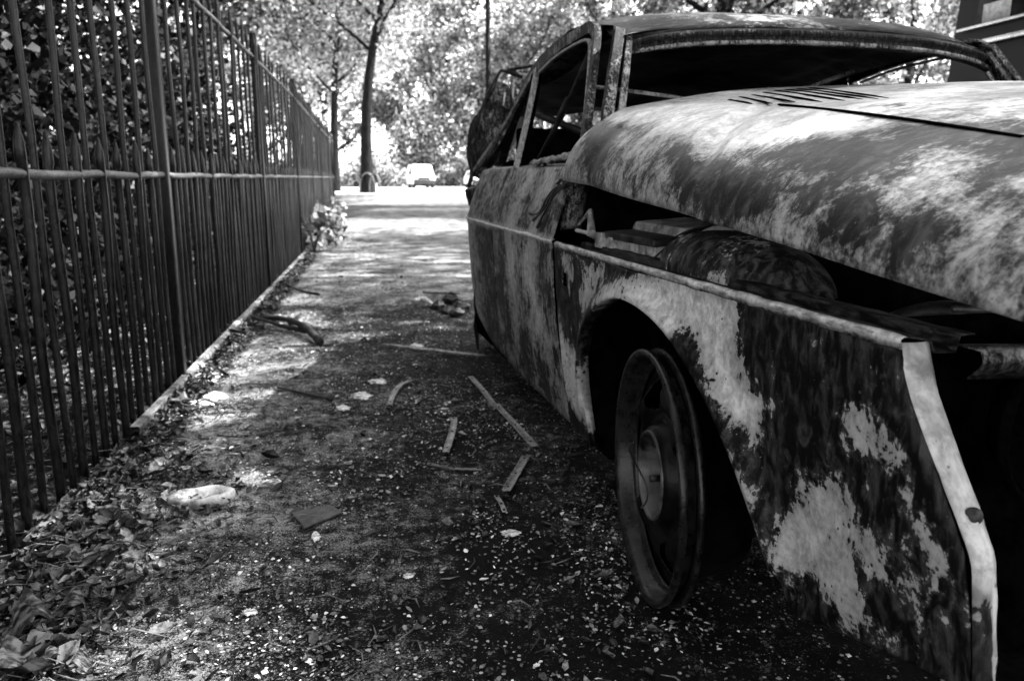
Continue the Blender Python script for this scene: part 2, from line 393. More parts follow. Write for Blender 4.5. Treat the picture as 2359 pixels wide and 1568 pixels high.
# --- front wing
WING_LIGHT = [ ([(0.428, 0.551), (0.37, 0.592), (0.287, 0.623), (0.119, 0.655), (-0.003, 0.666), (-0.142, 0.662), (-0.239, 0.659), (-0.224, 0.6), (-0.245, 0.54), (-0.328, 0.512), (-0.296, 0.453), (-0.243, 0.429), (-0.261, 0.398), (-0.327, 0.357), (-0.31, 0.335), (-0.165, 0.451), (-0.016, 0.535), (0.158, 0.578), (0.257, 0.572)], 1.0), ([(-0.049, 0.579), (-0.107, 0.562), (-0.165, 0.521), (-0.168, 0.494), (-0.092, 0.503), (-0.045, 0.549)], 0.05), ([(-0.113, 0.476), (-0.177, 0.489), (-0.255, 0.451), (-0.243, 0.433), (-0.181, 0.448)], 0.05), ([(0.833, 0.488), (0.742, 0.403), (0.589, 0.374), (0.523, 0.19), (0.698, 0.179), (0.833, 0.226)], 0.85), ([(0.567, 0.642), (0.419, 0.662), (0.386, 0.609), (0.542, 0.511), (0.571, 0.39), (0.63, 0.449), (0.58, 0.55)], 0.7), ([(0.795, 0.656), (0.66, 0.661), (0.619, 0.591), (0.715, 0.555), (0.779, 0.571)], 0.6), ([(-0.504, 0.55), (-0.554, 0.57), (-0.582, 0.54), (-0.572, 0.497), (-0.548, 0.485), (-0.52, 0.502)], 0.8), ([(-0.36, 0.349), (-0.437, 0.46), (-0.485, 0.483), (-0.53, 0.428), (-0.575, 0.412), (-0.635, 0.384), (-0.66, 0.359), (-0.661, 0.303), (-0.585, 0.274), (-0.494, 0.258), (-0.371, 0.254), (-0.347, 0.293)], 0.66), ([(-0.609, 0.516), (-0.649, 0.489), (-0.686, 0.463), (-0.681, 0.408), (-0.649, 0.435), (-0.621, 0.477)], 0.75), ([(-0.55, 0.34), (-0.633, 0.343), (-0.628, 0.318), (-0.563, 0.31)], 0.05) ]
DOOR_POLYS = [ ([(1.398, 0.256), (1.041, 0.293), (0.935, 0.155), (1.147, 0.134), (1.467, 0.176)], 0.1), ([(1.849, 0.831), (1.685, 0.832), (1.687, 0.699), (1.852, 0.709)], 0.25), ([(1.772, 0.521), (1.574, 0.508), (1.467, 0.292), (1.693, 0.321)], 0.2), ([(1.072, 0.465), (0.936, 0.472), (0.932, 0.337), (1.041, 0.314)], 0.95), ([(2.248, 0.554), (2.041, 0.57), (1.955, 0.316), (2.204, 0.359)], 0.2), ([(1.467, 0.678), (1.001, 0.665), (1.099, 0.475), (1.467, 0.472)], 0.8) ]
#ENDWING
arch = smooth_poly([(.57, .137), (.585, .29), (.56, .41), (.45, .52), (.30, .59), (.15, .60), (-.02, .57), (-.165, .49), (-.265, .40), (-.33, .31), (-.375, .235), (-.40, .20)], 60, 2)
outer_key = [[(.585, .133), (.65, .132), (.806, .13)], [(.806, .13), (.812, .655)], [(.812, .655), (-.605, .655)],
             [(-.605, .655), (-.62, .609), (-.643, .574), (-.682, .511), (-.714, .456), (-.722, .39), (-.725, .33), (-.724, .285)],
             [(-.724, .285), (-.70, .283), (-.605, .256), (-.50, .225), (-.43, .205)]]
cnt = [4, 14, 26, 12, 7]; outer = []
for seg, c in zip(outer_key, cnt): outer += bez(seg, c+1)[:-1]
outer.append(Vector(outer_key[-1][-1])); outer = bez([tuple(p) for p in outer], 60) if False else outer
n_o = len(outer); arch = bez([tuple(p) for p in arch], n_o)
def arch_dist(u, z): return min(math.hypot(u-p[0], z-p[1]) for p in arch)
wing = MB(); rows = []; ms = []; NS = 26
for j in range(-2, NS+1):
    row = []
    for i in range(n_o):
        ap, op = arch[i], outer[i]
        if j >= 0:
            t = (j/NS)**1.15; p = ap.lerp(op, t); d = (p-ap).length
            w = side_w(p[0], p[1]) - .030*math.exp(-(d/.05)**2)*(1 if p[1] > .25 else .4) + .006*noise.noise(Vector((p[0]*5, p[1]*5, 2)))*min(1, t*4)
            if p[0] < -.38 and p[1] < .5: w += .012*math.sin(p[0]*22+p[1]*14)*(1-t)*t*3
            u, z = p[0], p[1]
        else:                                   # rolled lip of the arch
            u, z = ap[0], ap[1]; w = side_w(u, z)-.030+(.012 if j == -1 else .034)
        row.append(cp(u, w, z)); ms.append(max(0.001, pmask((u, z), WING_LIGHT, .14, soft=.035)))
    rows.append(row)
wing.grid(rows, ms)
wing_o = wing.build('front_wing', M['wing'], car, solid=.0025)
# top ledge of the wing and gutter
m = MB(); rows = []; ms = []
for k, (w, z) in enumerate(((0.0, .655), (-.002, .667), (.003, .6705), (.008, .669), (.040, .664), (.046, .650), (.075, .648), (.08, .668), (.10, .669))):
    rows.append([cp(.812-1.417*i/70, w+.10*max(0, (-.45-(.812-1.417*i/70)))**2, z+.0025*noise.noise(Vector((i*.35, k*.5, 0)))) for i in range(71)])
    ms += [(.5, .95, .80, .20, .15, .02, .02, .15, .1)[k]]*71
m.grid(rows, ms); m.build('wing_ledge', M['ledge'], car, solid=.002)
# front flange that carried the headlamp
m = MB(); fr = smooth_poly([(-.60, .662), (-.62, .609), (-.643, .574), (-.682, .511), (-.712, .462), (-.722, .44), (-.723, .39), (-.725, .30), (-.725, .20)], 40)
wd_ = lambda t: .040-.008*min(1, t/.5)
rows = []; ms = []
for k in range(7):
    row = []
    for i, p in enumerate(fr):
        t = i/39; w0 = side_w(p[0], p[1]); s_ = k/6
        row.append(cp(p[0]-.004*math.sin(s_*math.pi)-.005*math.exp(-((s_-.12)/.12)**2)*(t > .3)+.0022*noise.noise(Vector((i*.4, k*.8, 3))), w0+s_*wd_(t)+.003*noise.noise(Vector((i*.3, 5, 3)))*(k == 6), p[1]))
        ms.append(.95 if t < .55 else .95-.9*min(1, (t-.55)/.08)*(s_ < .75))
    rows.append(row)
m.grid(rows, ms); m.build('headlamp_flange', M['flange'], car, solid=.003)
m = MB(); m.lathe([(.0, -.003), (.005, -.004), (.006, -.001), (.010, -.001), (.011, .002)], (0, 0, 0), 20, 'y')
o = m.build('flange_bolt', M['rustdark'], car); o.location = cp(-.703, .034, .487); o.rotation_euler = (0, 0, 1.2)
# inner arch liner
m = MB(); rows = []
for k in range(9):
    w = .0+.30*k/8; sh = .02+.03*math.sin(k/8*math.pi)
    rows.append([cp(p[0]+(p[0]-.1)*sh*1.2, side_w(p[0], p[1])-.018+.02+w, p[1]+sh*.9-(.0 if p[1] > .3 else 0)) for p in arch])
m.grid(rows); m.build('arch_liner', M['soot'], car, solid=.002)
# --- door and rear quarter
def side_panel(name, u0, u1, zlo, mask_fn, mat=None, nu=46, nz=34, arch_cut=None, ztop=.882):
    m = MB(); rows = []; ms = []
    for j in range(nz+1):
        row = []
        for i in range(nu+1):
            u = u0+(u1-u0)*i/nu; lo = zlo(u)
            t = j/nz; z = lo+(ztop-lo)*t
            kz = .67                                    # keep a row on the crease
            if abs(z-kz) < (ztop-lo)/nz*.5: z = kz
            w = side_w(u, z)+.007*noise.noise(Vector((u*4, z*3, 5)))
            w -= .004*math.exp(-((z-.67)/.006)**2)
            row.append(cp(u, w, z)); ms.append(mask_fn(u, z))
        rows.append(row)
    row = []
    for i in range(nu+1):                               # belt turned inward
        u = u0+(u1-u0)*i/nu; row.append(cp(u, side_w(u, ztop)+.05, ztop+.012)); ms.append(.7)
    rows.append(row)
    m.grid(rows, ms); return m.build(name, M[mat or 'door'], car, solid=.002)
def door_mask(u, z):
    v = pmask((u, z), DOOR_POLYS, .50, soft=.06)+.16*math.sin(u*13+2.2*math.sin(u*5)+z*2)
    if z > .78: v += .15
    if abs(z-.67) < .008: v = 1.0
    return v
door = side_panel('door', .822, 1.663, lambda u: .128 if u < 1.5 else .128+.02*(u-1.5), door_mask, nu=60, nz=44)
def q_lo(u):
    if u < 1.9: return .14
    if u < 2.2: return .14+.10*((u-1.9)/.3)
    c = 2.62; r = .42
    return .24+.32*math.sin(min(1, (u-2.2)/.42)*math.pi/2)
quarter = side_panel('rear_quarter', 1.672, 2.95, q_lo, lambda u, z: (.42+.25*math.sin(u*9+1)*(z < .66) if abs(z-.67) > .01 else 1.0)-.25*max(0, (u-2.2)), nu=56, nz=34)
m = MB(); m.tube([cp(2.20, .03, .56), cp(2.16, .028, .44), cp(2.22, .04, .30), cp(2.30, .05, .16), cp(2.26, .05, .05)], [.012, .016, .02, .016, .006], 6, flat=.35)
m.build('peeled_arch_trim', M['frame'], car)
m = MB(); m.box(cp(2.42, .16, .32), (.5, .04, .5), .06); m.build('arch_liner', M['soot'], car)
m = MB(); rows = []
for dw, dz in ((.0, -.008), (-.011, -.002), (-.009, .003), (.004, .007)):
    rows.append([cp(.822+1.75*i/60, side_w(.822+1.75*i/60, .67)+dw, .67+dz+.001*math.sin(i*1.3)) for i in range(61)])
m.grid(rows, [.95]*244); m.build('waist_crease', M['flange'], car)
# lock hole
m = MB(); m.box(cp(.72, .0045, .575), (.022, .006, .036)); m.build('lamp_socket', M['soot'], car)
# crumpled waist moulding lifting off the door
m = MB(); rows = []
for k in range(5):
    rows.append([cp(.86+.55*i/24, .075+.03*k/4, .888+.02*math.sin(k/4*math.pi)+.012*noise.noise(Vector((i*.5, k, 1)))+.02*(1-i/24)) for i in range(25)])
m.grid(rows, [.55]*125); m.build('waist_moulding', M['frame'], car, solid=.002)
# --- sill and floor, bulkhead
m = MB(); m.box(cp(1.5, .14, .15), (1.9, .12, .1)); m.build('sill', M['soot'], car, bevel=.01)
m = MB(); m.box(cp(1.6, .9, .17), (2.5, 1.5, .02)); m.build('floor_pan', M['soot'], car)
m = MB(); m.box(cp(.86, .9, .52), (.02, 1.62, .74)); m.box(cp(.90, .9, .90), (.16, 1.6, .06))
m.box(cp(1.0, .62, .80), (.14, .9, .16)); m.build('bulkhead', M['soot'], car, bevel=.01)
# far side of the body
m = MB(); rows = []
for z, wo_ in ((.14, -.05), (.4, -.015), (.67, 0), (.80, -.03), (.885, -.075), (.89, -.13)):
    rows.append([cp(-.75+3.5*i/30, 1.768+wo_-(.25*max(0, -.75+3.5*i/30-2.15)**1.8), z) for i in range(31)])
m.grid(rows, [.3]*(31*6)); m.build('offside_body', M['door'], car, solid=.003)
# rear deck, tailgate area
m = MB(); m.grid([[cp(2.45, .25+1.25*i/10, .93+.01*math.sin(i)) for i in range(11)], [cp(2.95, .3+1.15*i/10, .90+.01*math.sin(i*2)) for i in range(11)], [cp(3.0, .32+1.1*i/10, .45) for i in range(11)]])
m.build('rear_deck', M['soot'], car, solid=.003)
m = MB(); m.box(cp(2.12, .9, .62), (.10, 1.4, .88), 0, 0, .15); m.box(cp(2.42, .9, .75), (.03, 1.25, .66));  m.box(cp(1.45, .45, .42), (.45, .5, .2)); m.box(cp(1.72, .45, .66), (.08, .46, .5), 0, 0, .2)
m.build('seat_frames', M['soot'], car, bevel=.02)
# --- roof
def roof_z(u, w):
    tt = (w-.885)/.66; side = .03*abs(tt)**3+.012*abs(tt)**8
    base = [(.86, 1.285), (.90, 1.305), (1.0, 1.345), (1.15, 1.378), (1.35, 1.392), (1.6, 1.378), (1.85, 1.338), (2.1, 1.27), (2.3, 1.19), (2.36, 1.165)]
    for (a, za), (b, zb) in zip(base, base[1:]):
        if u <= b: z = za+(zb-za)*(u-a)/(b-a); break
    else: z = base[-1][1]
    return z-side
def header_u(w): return .86+.10*((w-.885)/.66)**2
m = MB(); rows = []; ms = []
NU = 40
for i in range(NU+1):
    row = []
    for j in range(41):
        w = .225+1.32*j/40; s_ = i/NU
        u = header_u(w)+(2.36-header_u(w))*s_
        z = roof_z(.86+(u-header_u(w))*(1.5/(2.36-header_u(w))), w)
        row.append(cp(u, w, z+.003*noise.noise(Vector((u*6, w*6, 0)))))
        ms.append(.44+.22*math.sin(w*7+u*3)-.15*(s_ < .05))
    rows.append(row)
m.grid(rows, ms); m.build('roof', M['roof'], car, solid=.004)
# header rail of the windscreen
m = MB(); rows = []; ms = []
for k, (du, dz) in enumerate(((0, -.002), (-.014, -.010), (-.016, -.020), (-.004, -.024), (-.002, -.034), (-.014, -.038), (-.016, -.046), (.01, -.052))):
    row = []
    for j in range(41):
        w = .235+1.30*j/40; row.append(cp(header_u(w)+du, w, roof_z(.86, w)+dz)); ms.append((.05, .25, .1, .02, .02, .45, .6, .05)[k])
    rows.append(row)
m.grid(rows, ms); m.build('windscreen_header', M['frame'], car, solid=.002)
def strut(name, pts, wid, dep, mat, mask=.6, n=14, nrm=(0, 1, 0)):
    """rectangular-section bar through car-space points"""
    P = [Vector(cp(*p)) for p in pts]; P = smooth_poly([tuple(p) for p in P], n, 2) if len(P) > 2 else bez([tuple(p) for p in P], n)
    m = MB(); rows = []
    N_ = Vector(nrm)
    for i, p in enumerate(P):
        t = (P[min(i+1, n-1)]-P[max(i-1, 0)]).normalized(); a = t.cross(N_).normalized(); b = a.cross(t).normalized()
        jit = .0012*noise.noise(Vector((i*.7, wid*99, 0)))
        rows.append([p+a*(sx*wid/2+jit)+b*(sy*dep/2) for sx, sy in ((-1, -1), (1, -1), (1, 1), (-1, 1), (-1, -1))])
    m.grid(rows, [mask]*(5*n)); return m.build(name, M[mat], car, smooth=False, bevel=.002)
for sgn, w_ in ((1, lambda w: w), (-1, lambda w: 1.77-w)):
    # A pillar: outer ribbed post and inner lip
    strut('windscreen_pillar', [(.965, w_(.235), 1.272), (.90, w_(.20), 1.18), (.80, w_(.145), 1.03), (.74, w_(.115), .90)], .030, .03, 'frame', .28)
    strut('windscreen_pillar', [(.95, w_(.262), 1.262), (.885, w_(.232), 1.17), (.785, w_(.18), 1.02), (.73, w_(.15), .90)], .008, .02, 'frame', .35)
    # cant rail
    strut('roof_rail', [(1.03, w_(.225), 1.285), (1.2, w_(.205), 1.308), (1.5, w_(.205), 1.305), (1.8, w_(.21), 1.275), (2.1, w_(.225), 1.20), (2.4, w_(.25), 1.09), (2.7, w_(.27), .93)], .03, .035, 'frame', .25, 26)
    # door window frame
    fr_ = strut('window_frame', [(.80, w_(.075), .885), (.90, w_(.125), 1.05), (1.015, w_(.185), 1.265), (1.06, w_(.192), 1.302), (1.15, w_(.195), 1.305), (1.45, w_(.195), 1.298), (1.72, w_(.195), 1.262)], .036, .022, 'frame', .34, 40)
    strut('window_seal', [(.845, w_(.083), .895), (.94, w_(.13), 1.05), (1.05, w_(.178), 1.235), (1.085, w_(.185), 1.268), (1.18, w_(.188), 1.275), (1.45, w_(.188), 1.27), (1.68, w_(.188), 1.24)], .008, .014, 'frame', .75, 40)
    strut('door_pillar', [(1.74, w_(.195), 1.262), (1.69, w_(.15), 1.10), (1.60, w_(.075), .88)], .022, .02, 'frame', .78)
    strut('inner_pillar', [(1.80, w_(.21), 1.26), (1.76, w_(.17), 1.08), (1.70, w_(.11), .88)], .07, .03, 'soot', .1)
    # quarter window and rear pillar
    strut('quarter_frame', [(1.78, w_(.20), 1.262), (2.05, w_(.21), 1.195), (2.30, w_(.20), 1.09), (2.50, w_(.15), .97), (2.62, w_(.11), .885)], .02, .016, 'frame', .55, 20)
    m = MB(); rows = []
    for i in range(9):
        t = i/8; a = Vector(cp(2.02+.62*t, w_(.215-.07*t**2), 1.235-.33*t-.03*math.sin(t*3)));
        b = Vector(cp(2.30+.62*t, w_(.36-.05*t), 1.21-.30*t)); rows.append([a, a.lerp(b, .5)+Vector((0, -.01*sgn, .006)), b])
    m.grid(rows, [.12]*27); m.build('rear_pillar', M['frame'], car, solid=.003)
# sagging headlining
m = MB(); rows = []
for i in range(26):
    row = []
    for j in range(31):
        s_ = i/25; w = .24+1.29*j/30; u = .93+1.42*s_
        z = roof_z(min(2.3, u+.02), w)-.03-.10*math.sin(math.pi*min(1, s_*1.15))*(.6+.4*math.sin(w*3+.5))-.02*math.sin(w*9+s_*4)*s_
        z -= .05*max(0, w-1.0)*s_+.006*math.sin(w*40+s_*11)*math.sin(math.pi*s_)
        if s_ > .8: z = min(z, 1.16)
        row.append(cp(u, w, z))
    rows.append(row)
m.grid(rows); m.build('headlining', M['cloth'], car)
m = MB()
m.tube([cp(2.33, .25, 1.163), cp(2.35, .6, 1.175), cp(2.36, .9, 1.18), cp(2.35, 1.3, 1.175), cp(2.33, 1.52, 1.165)], .018, 8); m.build('rear_window_header', M['rustdark'], car)
strut('fallen_trim', [(1.05, .66, 1.075), (1.1, .85, 1.10), (1.15, 1.02, 1.16), (1.2, 1.2, 1.215)], .008, .012, 'frame', .45, 16)
strut('fallen_trim', [(1.10, .20, 1.13), (1.12, .4, 1.115), (1.1, .60, 1.09), (1.06, .74, 1.085)], .006, .012, 'frame', .6, 16)
# seat belt crossing the door window, with its wrinkled middle
m = MB(); m.tube([cp(1.13, .21, 1.25), cp(1.35, .22, 1.14), cp(1.55, .22, 1.04), cp(1.85, .20, .86)], .012, 6, flat=.35)
for k in range(9): m.tube([cp(1.40+.014*k, .22, 1.12-.007*k), cp(1.406+.014*k, .22, 1.117-.007*k)], .017, 8, flat=.5)
m.build('seat_belt', M['rustdark'], car)
m = MB(); m.tube([cp(1.98, .25, 1.12), cp(2.0, .34, 1.085), cp(2.0, .5, 1.03), cp(2.0, .7, .97)], [.02, .016, .018, .016], 8); m.build('seat_back_rail', M['rustdark'], car)
# broken tailgate standing at the back
m = MB(); T = smooth_poly([cp(2.8, .40, 1.36), cp(2.8, .34, 1.38), cp(2.8, .29, 1.395), cp(2.8, .275, 1.37), cp(2.8, .205, 1.24), cp(2.8, .13, 1.09), cp(2.8, .11, .98), cp(2.78, .14, .90), cp(2.75, .10, .80)], 26)
m.tube(T, [.016+.006*math.sin(i) for i in range(26)], 8, flat=.6)
m.tube([T[3], T[3]+Vector((.05, .12, .02)), T[3]+Vector((.1, .6, -.02)), T[3]+Vector((.0, 1.0, -.1))], .015, 8, flat=.5)
rows = [[T[i], T[i]+Vector((.02, .05, -.01)), T[i]+Vector((.10, .12+.03*math.sin(i*1.3), -.10-.02*math.cos(i)))] for i in range(6, 24)]
m.grid(rows, [.33]*54); m.build('tailgate', M['frame'], car, solid=.003)
m = MB(); m.tube([cp(2.72, .33, 1.33), cp(2.66, .31, 1.25), cp(2.6, .31, 1.17)], .012, 6); m.tube([cp(2.74, .29, 1.27), cp(2.70, .27, 1.2), cp(2.6, .31, 1.165)], .01, 6)
m.build('tailgate_hinge', M['frame'], car)
m = MB(); m.box(cp(2.55, .10, .76), (.08, .07, .09), .3, .3); m.build('rear_lamp_housing', M['frame'], car, bevel=.01)
# --- bonnet
def bonnet_pt(u, s):
    """s 0..1 across from the near side edge to the far side edge; returns (u, w, z)"""
    mir = s > .5; q = (1-s if mir else s)*2
    ze = .7875+.0822*u-.012*(u-.1)**2
    h = .135+.022*(u+.2); wr = .30-.10*(u+.2); nn = 2.3
    if q < .5:
        th = q/.5*math.pi/2; c, sn = math.cos(th), math.sin(th)
        w = wr*(1-c**(2/nn)); zz = h*sn**(2/nn)
    else:
        w = wr+(.885-wr)*(q-.5)/.5; zz = h
    zz += .088*(1-((.885-w)/.885)**2)
    dz = 0.0
    if mir: w = 1.77-w
    return u, w, ze+zz+.026*w
def bonnet_u(s, t):
    """t 0 at the front, 1 at the windscreen edge, which bows back in the middle"""
    q = (1-s if s > .5 else s)*2
    ur = .735-.05*min(1, q/.35)+.17*max(0, (q-.35)/.65)**.8
    return -1.12+(ur+1.12)*t
#BONSTART
BONNET_POLYS = [ ([(0.694, 0.29), (0.455, 0.28), (0.478, 0.205), (0.447, 0.0), (0.553, 0.045)], 0.05), ([(-0.12, 0.255), (-0.175, 0.33), (-0.307, 0.335), (-0.44, 0.29), (-0.465, 0.245), (-0.34, 0.22), (-0.203, 0.21)], 0.0), ([(0.121, 0.205), (-0.124, 0.195), (-0.286, 0.15), (-0.289, 0.055), (-0.216, 0.01), (-0.06, 0.025), (0.035, 0.095)], 0.1), ([(-0.314, 0.16), (-0.425, 0.175), (-0.555, 0.115), (-0.574, 0.035), (-0.496, 0.05), (-0.378, 0.085)], 0.1), ([(-0.561, 0.145), (-0.585, 0.175), (-0.629, 0.145), (-0.636, 0.085), (-0.612, 0.055), (-0.576, 0.08)], 0.05), ([(-0.329, 0.375), (-0.411, 0.41), (-0.521, 0.41), (-0.583, 0.345), (-0.483, 0.34), (-0.383, 0.33)], 0.0), ([(-0.602, 0.26), (-0.609, 0.315), (-0.687, 0.21), (-0.65, 0.22)], 0.0), ([(0.693, 0.365), (0.476, 0.515), (-0.057, 0.47), (-0.25, 0.385), (-0.176, 0.275), (-0.078, 0.24), (0.23, 0.3)], 1.0), ([(0.324, 0.665), (-0.099, 0.625), (0.466, 1.24), (-0.283, 0.625), (-0.162, 0.54), (0.055, 0.525)], 1.0), ([(0.8, 0.75), (0.588, 0.945), (0.148, 0.995), (0.385, 1.18), (0.386, 0.69)], 0.1) ]
LOUVRES =  [((0.41, 0.55), (0.232, 0.505)), ((0.446, 0.59), (0.163, 0.505)), ((0.457, 0.62), (0.125, 0.525)), ((0.5, 0.665), (0.055, 0.53)), ((0.532, 0.705), (0.001, 0.54)), ((0.526, 0.725), (-0.025, 0.555)), ((0.505, 0.74), (-0.057, 0.56)), ((0.506, 0.765), (-0.069, 0.57))]
SEAM =  [(0.114, 0.495), (-0.552, 0.375)]
#BONEND
m = MB(); rows = []; ms = []; NB, NC = 150, 130
for i in range(NB+1):
    row = []
    for j in range(NC+1):
        s_ = j/NC; s_ = .5+.5*(2*s_-1)*(1-.0) if False else s_
        u = bonnet_u(s_, i/NB); uu, w, z = bonnet_pt(u, s_)
        q = (1-s_ if s_ > .5 else s_)*2
        z += .004*noise.noise(Vector((u*3, s_*8, 4)))
        z -= .016*math.exp(-((u-.05-.55*(q-.3))/.035)**2)*math.exp(-((q-.28)/.18)**2)*(s_ < .5)   # dent in the shoulder
        w += .006*math.exp(-((u-.52)/.05)**2)*(q < .3)
        row.append(cp(uu, w, z)); ms.append(max(.001, pmask((u, q if s_ <= .5 else 2-q), BONNET_POLYS, .52 if q < .33 else .64, soft=.042)))
    rows.append(row)
m.grid(rows, ms); m.build('bonnet', M['bonnet'], car, solid=.003, off=1)
def bon(u, s, dz=0.0):
    _, w, z = bonnet_pt(u, s); return cp(u, w, z+dz)
# louvres and the centre seam
m = MB()
for a, b in LOUVRES:
    pts = [bon(a[0]+(b[0]-a[0])*t/8, (a[1]+(b[1]-a[1])*t/8)/2, .004) for t in range(9)]
    m.tube(pts, [.001]+[.0030]*7+[.0008], 6, flat=.7)
m.build('louvre', M['soot'], car)
m = MB()
for a, b in LOUVRES:
    m.tube([bon(a[0]+(b[0]-a[0])*t/8-.007, (a[1]+(b[1]-a[1])*t/8)/2, .003) for t in range(9)], [.001]+[.0028]*7+[.0008], 6, flat=.7)
m.build('louvre_lip', M['flange'], car)
m = MB(); m.tube([bon(SEAM[0][0]+(SEAM[1][0]-SEAM[0][0])*t/20, (SEAM[0][1]+(SEAM[1][1]-SEAM[0][1])*t/20)/2, .0035) for t in range(21)], .005, 6, flat=.5)
m.build('bonnet_seam', M['soot'], car)
# --- engine bay
m = MB(); rows = []
for k in range(15):
    th = math.pi*(k/14)
    rows.append([cp(.12+.33*math.cos(th)*math.sin(math.pi*(.08+.92*j/12)/1.0*.5), .11+.30*(j/12), .655+.085*math.sin(th)**.8*math.cos(j/12*1.2)) for j in range(13)])
DOME = MB(); rows = []; ms = []
for i in range(33):
    a = math.pi*i/32; row = []
    for j in range(25):
        b = math.pi*j/24
        u = .085-.285*math.cos(a)+.03*math.sin(b); w = .175-.115*math.sin(a)*math.cos(b); z = .645+.098*math.sin(a)**.85*math.sin(b)**.8
        row.append(cp(u, w, z)); ms.append(.05+.34*(w < .2)*math.exp(-((u+.01)/.09)**2)+.22*(u > .18)-.25*(u < -.08))
    rows.append(row)
DOME.grid(rows, ms)
M['dome'] = burnt_mat('sooty_inner_wing', .008, .07, .75, amp=1.2, edge=.04, fine=95); DOME.build('inner_wing', M['dome'], car)
m = MB(); m.box(cp(.1, .24, .40), (1.4, .02, .48)); m.box(cp(.1, 1.2, .45), (1.4, .02, .5)); m.build('chassis_leg', M['soot'], car)
m = MB(); m.box(cp(-.0, .8, .22), (1.5, 1.3, .02)); m.build('undertray', M['soot'], car)
m = MB(); m.box(cp(.2, .8, .48), (.6, .36, .36), .05); m.tube([cp(-.1, .8, .7), cp(.5, .8, .7)], .06, 12); m.build('engine_block', M['rustdark'], car, bevel=.02)
# heater box with its lid
m = MB(); m.box(cp(.50, .155, .672), (.27, .10, .05), .04); m.build('battery_box', M['bay'], car, bevel=.006)
m = MB(); m.box(cp(.50, .155, .704), (.31, .125, .018), .04, .06); m.build('battery_strap', M['rustdark'], car, bevel=.004)
m = MB(); V0 = [cp(.66, .17, .712), cp(.36, .17, .712), cp(.34, .30, .722), cp(.62, .30, .724)]; m.add(V0+[(p[0], p[1]+.01, p[2]+.022) for p in V0], [(0, 3, 2, 1), (4, 5, 6, 7), (0, 1, 5, 4), (1, 2, 6, 5), (2, 3, 7, 6), (3, 0, 4, 7)])
m.build('battery_lid', M['bay'], car, smooth=False, bevel=.004)
m = MB(); m.tube([cp(.78, .06, .72), cp(.74, .08, .76), cp(.70, .07, .70), cp(.68, .10, .68)], [.004, .008, .014, .006], 6); m.tube([cp(.77, .05, .705), cp(.70, .07, .70)], .006, 6)
m.box(cp(.66, .09, .685), (.05, .03, .04)); m.box(cp(.60, .10, .682), (.03, .03, .03)); m.build('bonnet_catch', M['bay'], car, bevel=.003)
m = MB()
for k in range(4):
    m.tube(smooth_poly([cp(.42-.02*k, .15, .69), cp(.30, .2+.03*k, .75+.01*k), cp(.05, .3, .775+.006*k), cp(-.2, .4+.05*k, .74)], 18), .003, 5)
for k in range(7):
    a = (random.uniform(.25, .75), random.uniform(.1, .3), .67)
    m.tube(smooth_poly([cp(*a), cp(a[0]-.05, a[1]+.02, .71), cp(a[0]-.1, a[1]+.01, .68)], 8), .0028, 5)
m.build('wiring', M['rustdark'], car)
m = MB()
m.tube(smooth_poly([cp(.30, .34, .66), cp(.22, .42, .75), cp(.0, .46, .765), cp(-.2, .44, .70), cp(-.32, .40, .62)], 20), .014, 8)
m.tube(smooth_poly([cp(-.30, .18, .60), cp(-.36, .26, .66), cp(-.48, .30, .64)], 12), .018, 8); m.build('hose', M['rustdark'], car)
m = MB()
for k in range(5): m.box(cp(-.12-.09*k, .10, .655-.004*k), (.03, .035, .012), .1*k); m.tube([cp(-.12-.09*k, .10, .66), cp(-.12-.09*k, .10, .668)], .006, 6)
m.box(cp(-.42, .14, .58), (.16, .02, .14), .2); m.build('bracket', M['bay'], car, bevel=.003)
# scuttle corner with rag and hanging wires
m = MB(); rows = []
for i in range(8):
    rows.append([cp(.86-.03*i/7-.02*math.sin(j), .03+.02*j, .70+.15*i/7+.006*math.sin(i*2+j)) for j in range(5)])
m.grid(rows, [.4]*40); m.build('scuttle_bracket', M['frame'], car, solid=.003)
m = MB()
for q in range(3):
    a = [(.86+.03*q, .045, .83), (.90+.03*q, .02, .80), (.93+.04*q, .012, .765-.01*q), (.965+.05*q, .004, .735), (.99+.05*q, -.004, .70+.02*q)]
    m.tube(smooth_poly([cp(*p) for p in a], 14), [.0035]*12+[.006, .006], 5)
for q in range(26):
    a = (.84+random.uniform(-.03, .06), .05+random.uniform(-.02, .02), .835+random.uniform(-.02, .02))
    m.tube([cp(*a), cp(a[0]+random.uniform(-.03, .03), a[1]+random.uniform(-.01, .01), a[2]+random.uniform(-.025, .02))], random.uniform(.002, .005), 4)
m.build('hanging_wires', M['rustdark'], car)
# front panel and lamp bowl
m = MB(); rows = []; ms = []
for k, (du, dz) in enumerate(((0.03, .0), (-.005, .0), (-.01, -.012), (-.006, -.02), (.01, -.035))):
    rows.append([cp(-.655-.10*math.sin(i/20*math.pi)+du, .06+1.62*i/20, .662+dz) for i in range(21)]); ms += [(.25, .7, .5, .1, .05)[k]]*21
m.grid(rows, ms); m.build('slam_panel', M['frame'], car, solid=.002)
m = MB(); m.tube([cp(-.58, .09, .695), cp(-.63, .35, .69), cp(-.66, .8, .69)], .004, 6); m.build('bonnet_stay', M['hub'], car)
m = MB(); m.lathe([(.03, .07), (.07, .055), (.095, .02), (.10, 0), (.108, -.004), (.108, .01)], (0, 0, 0), 32, 'y'); o = m.build('headlamp_bowl', M['soot'], car)
o.location = cp(-.60, .26, .54); o.rotation_euler = (0, 0, math.pi/2+.15)
m = MB(); m.box(cp(-.50, .9, .47), (.02, 1.6, .4)); m.build('radiator_panel', M['soot'], car)
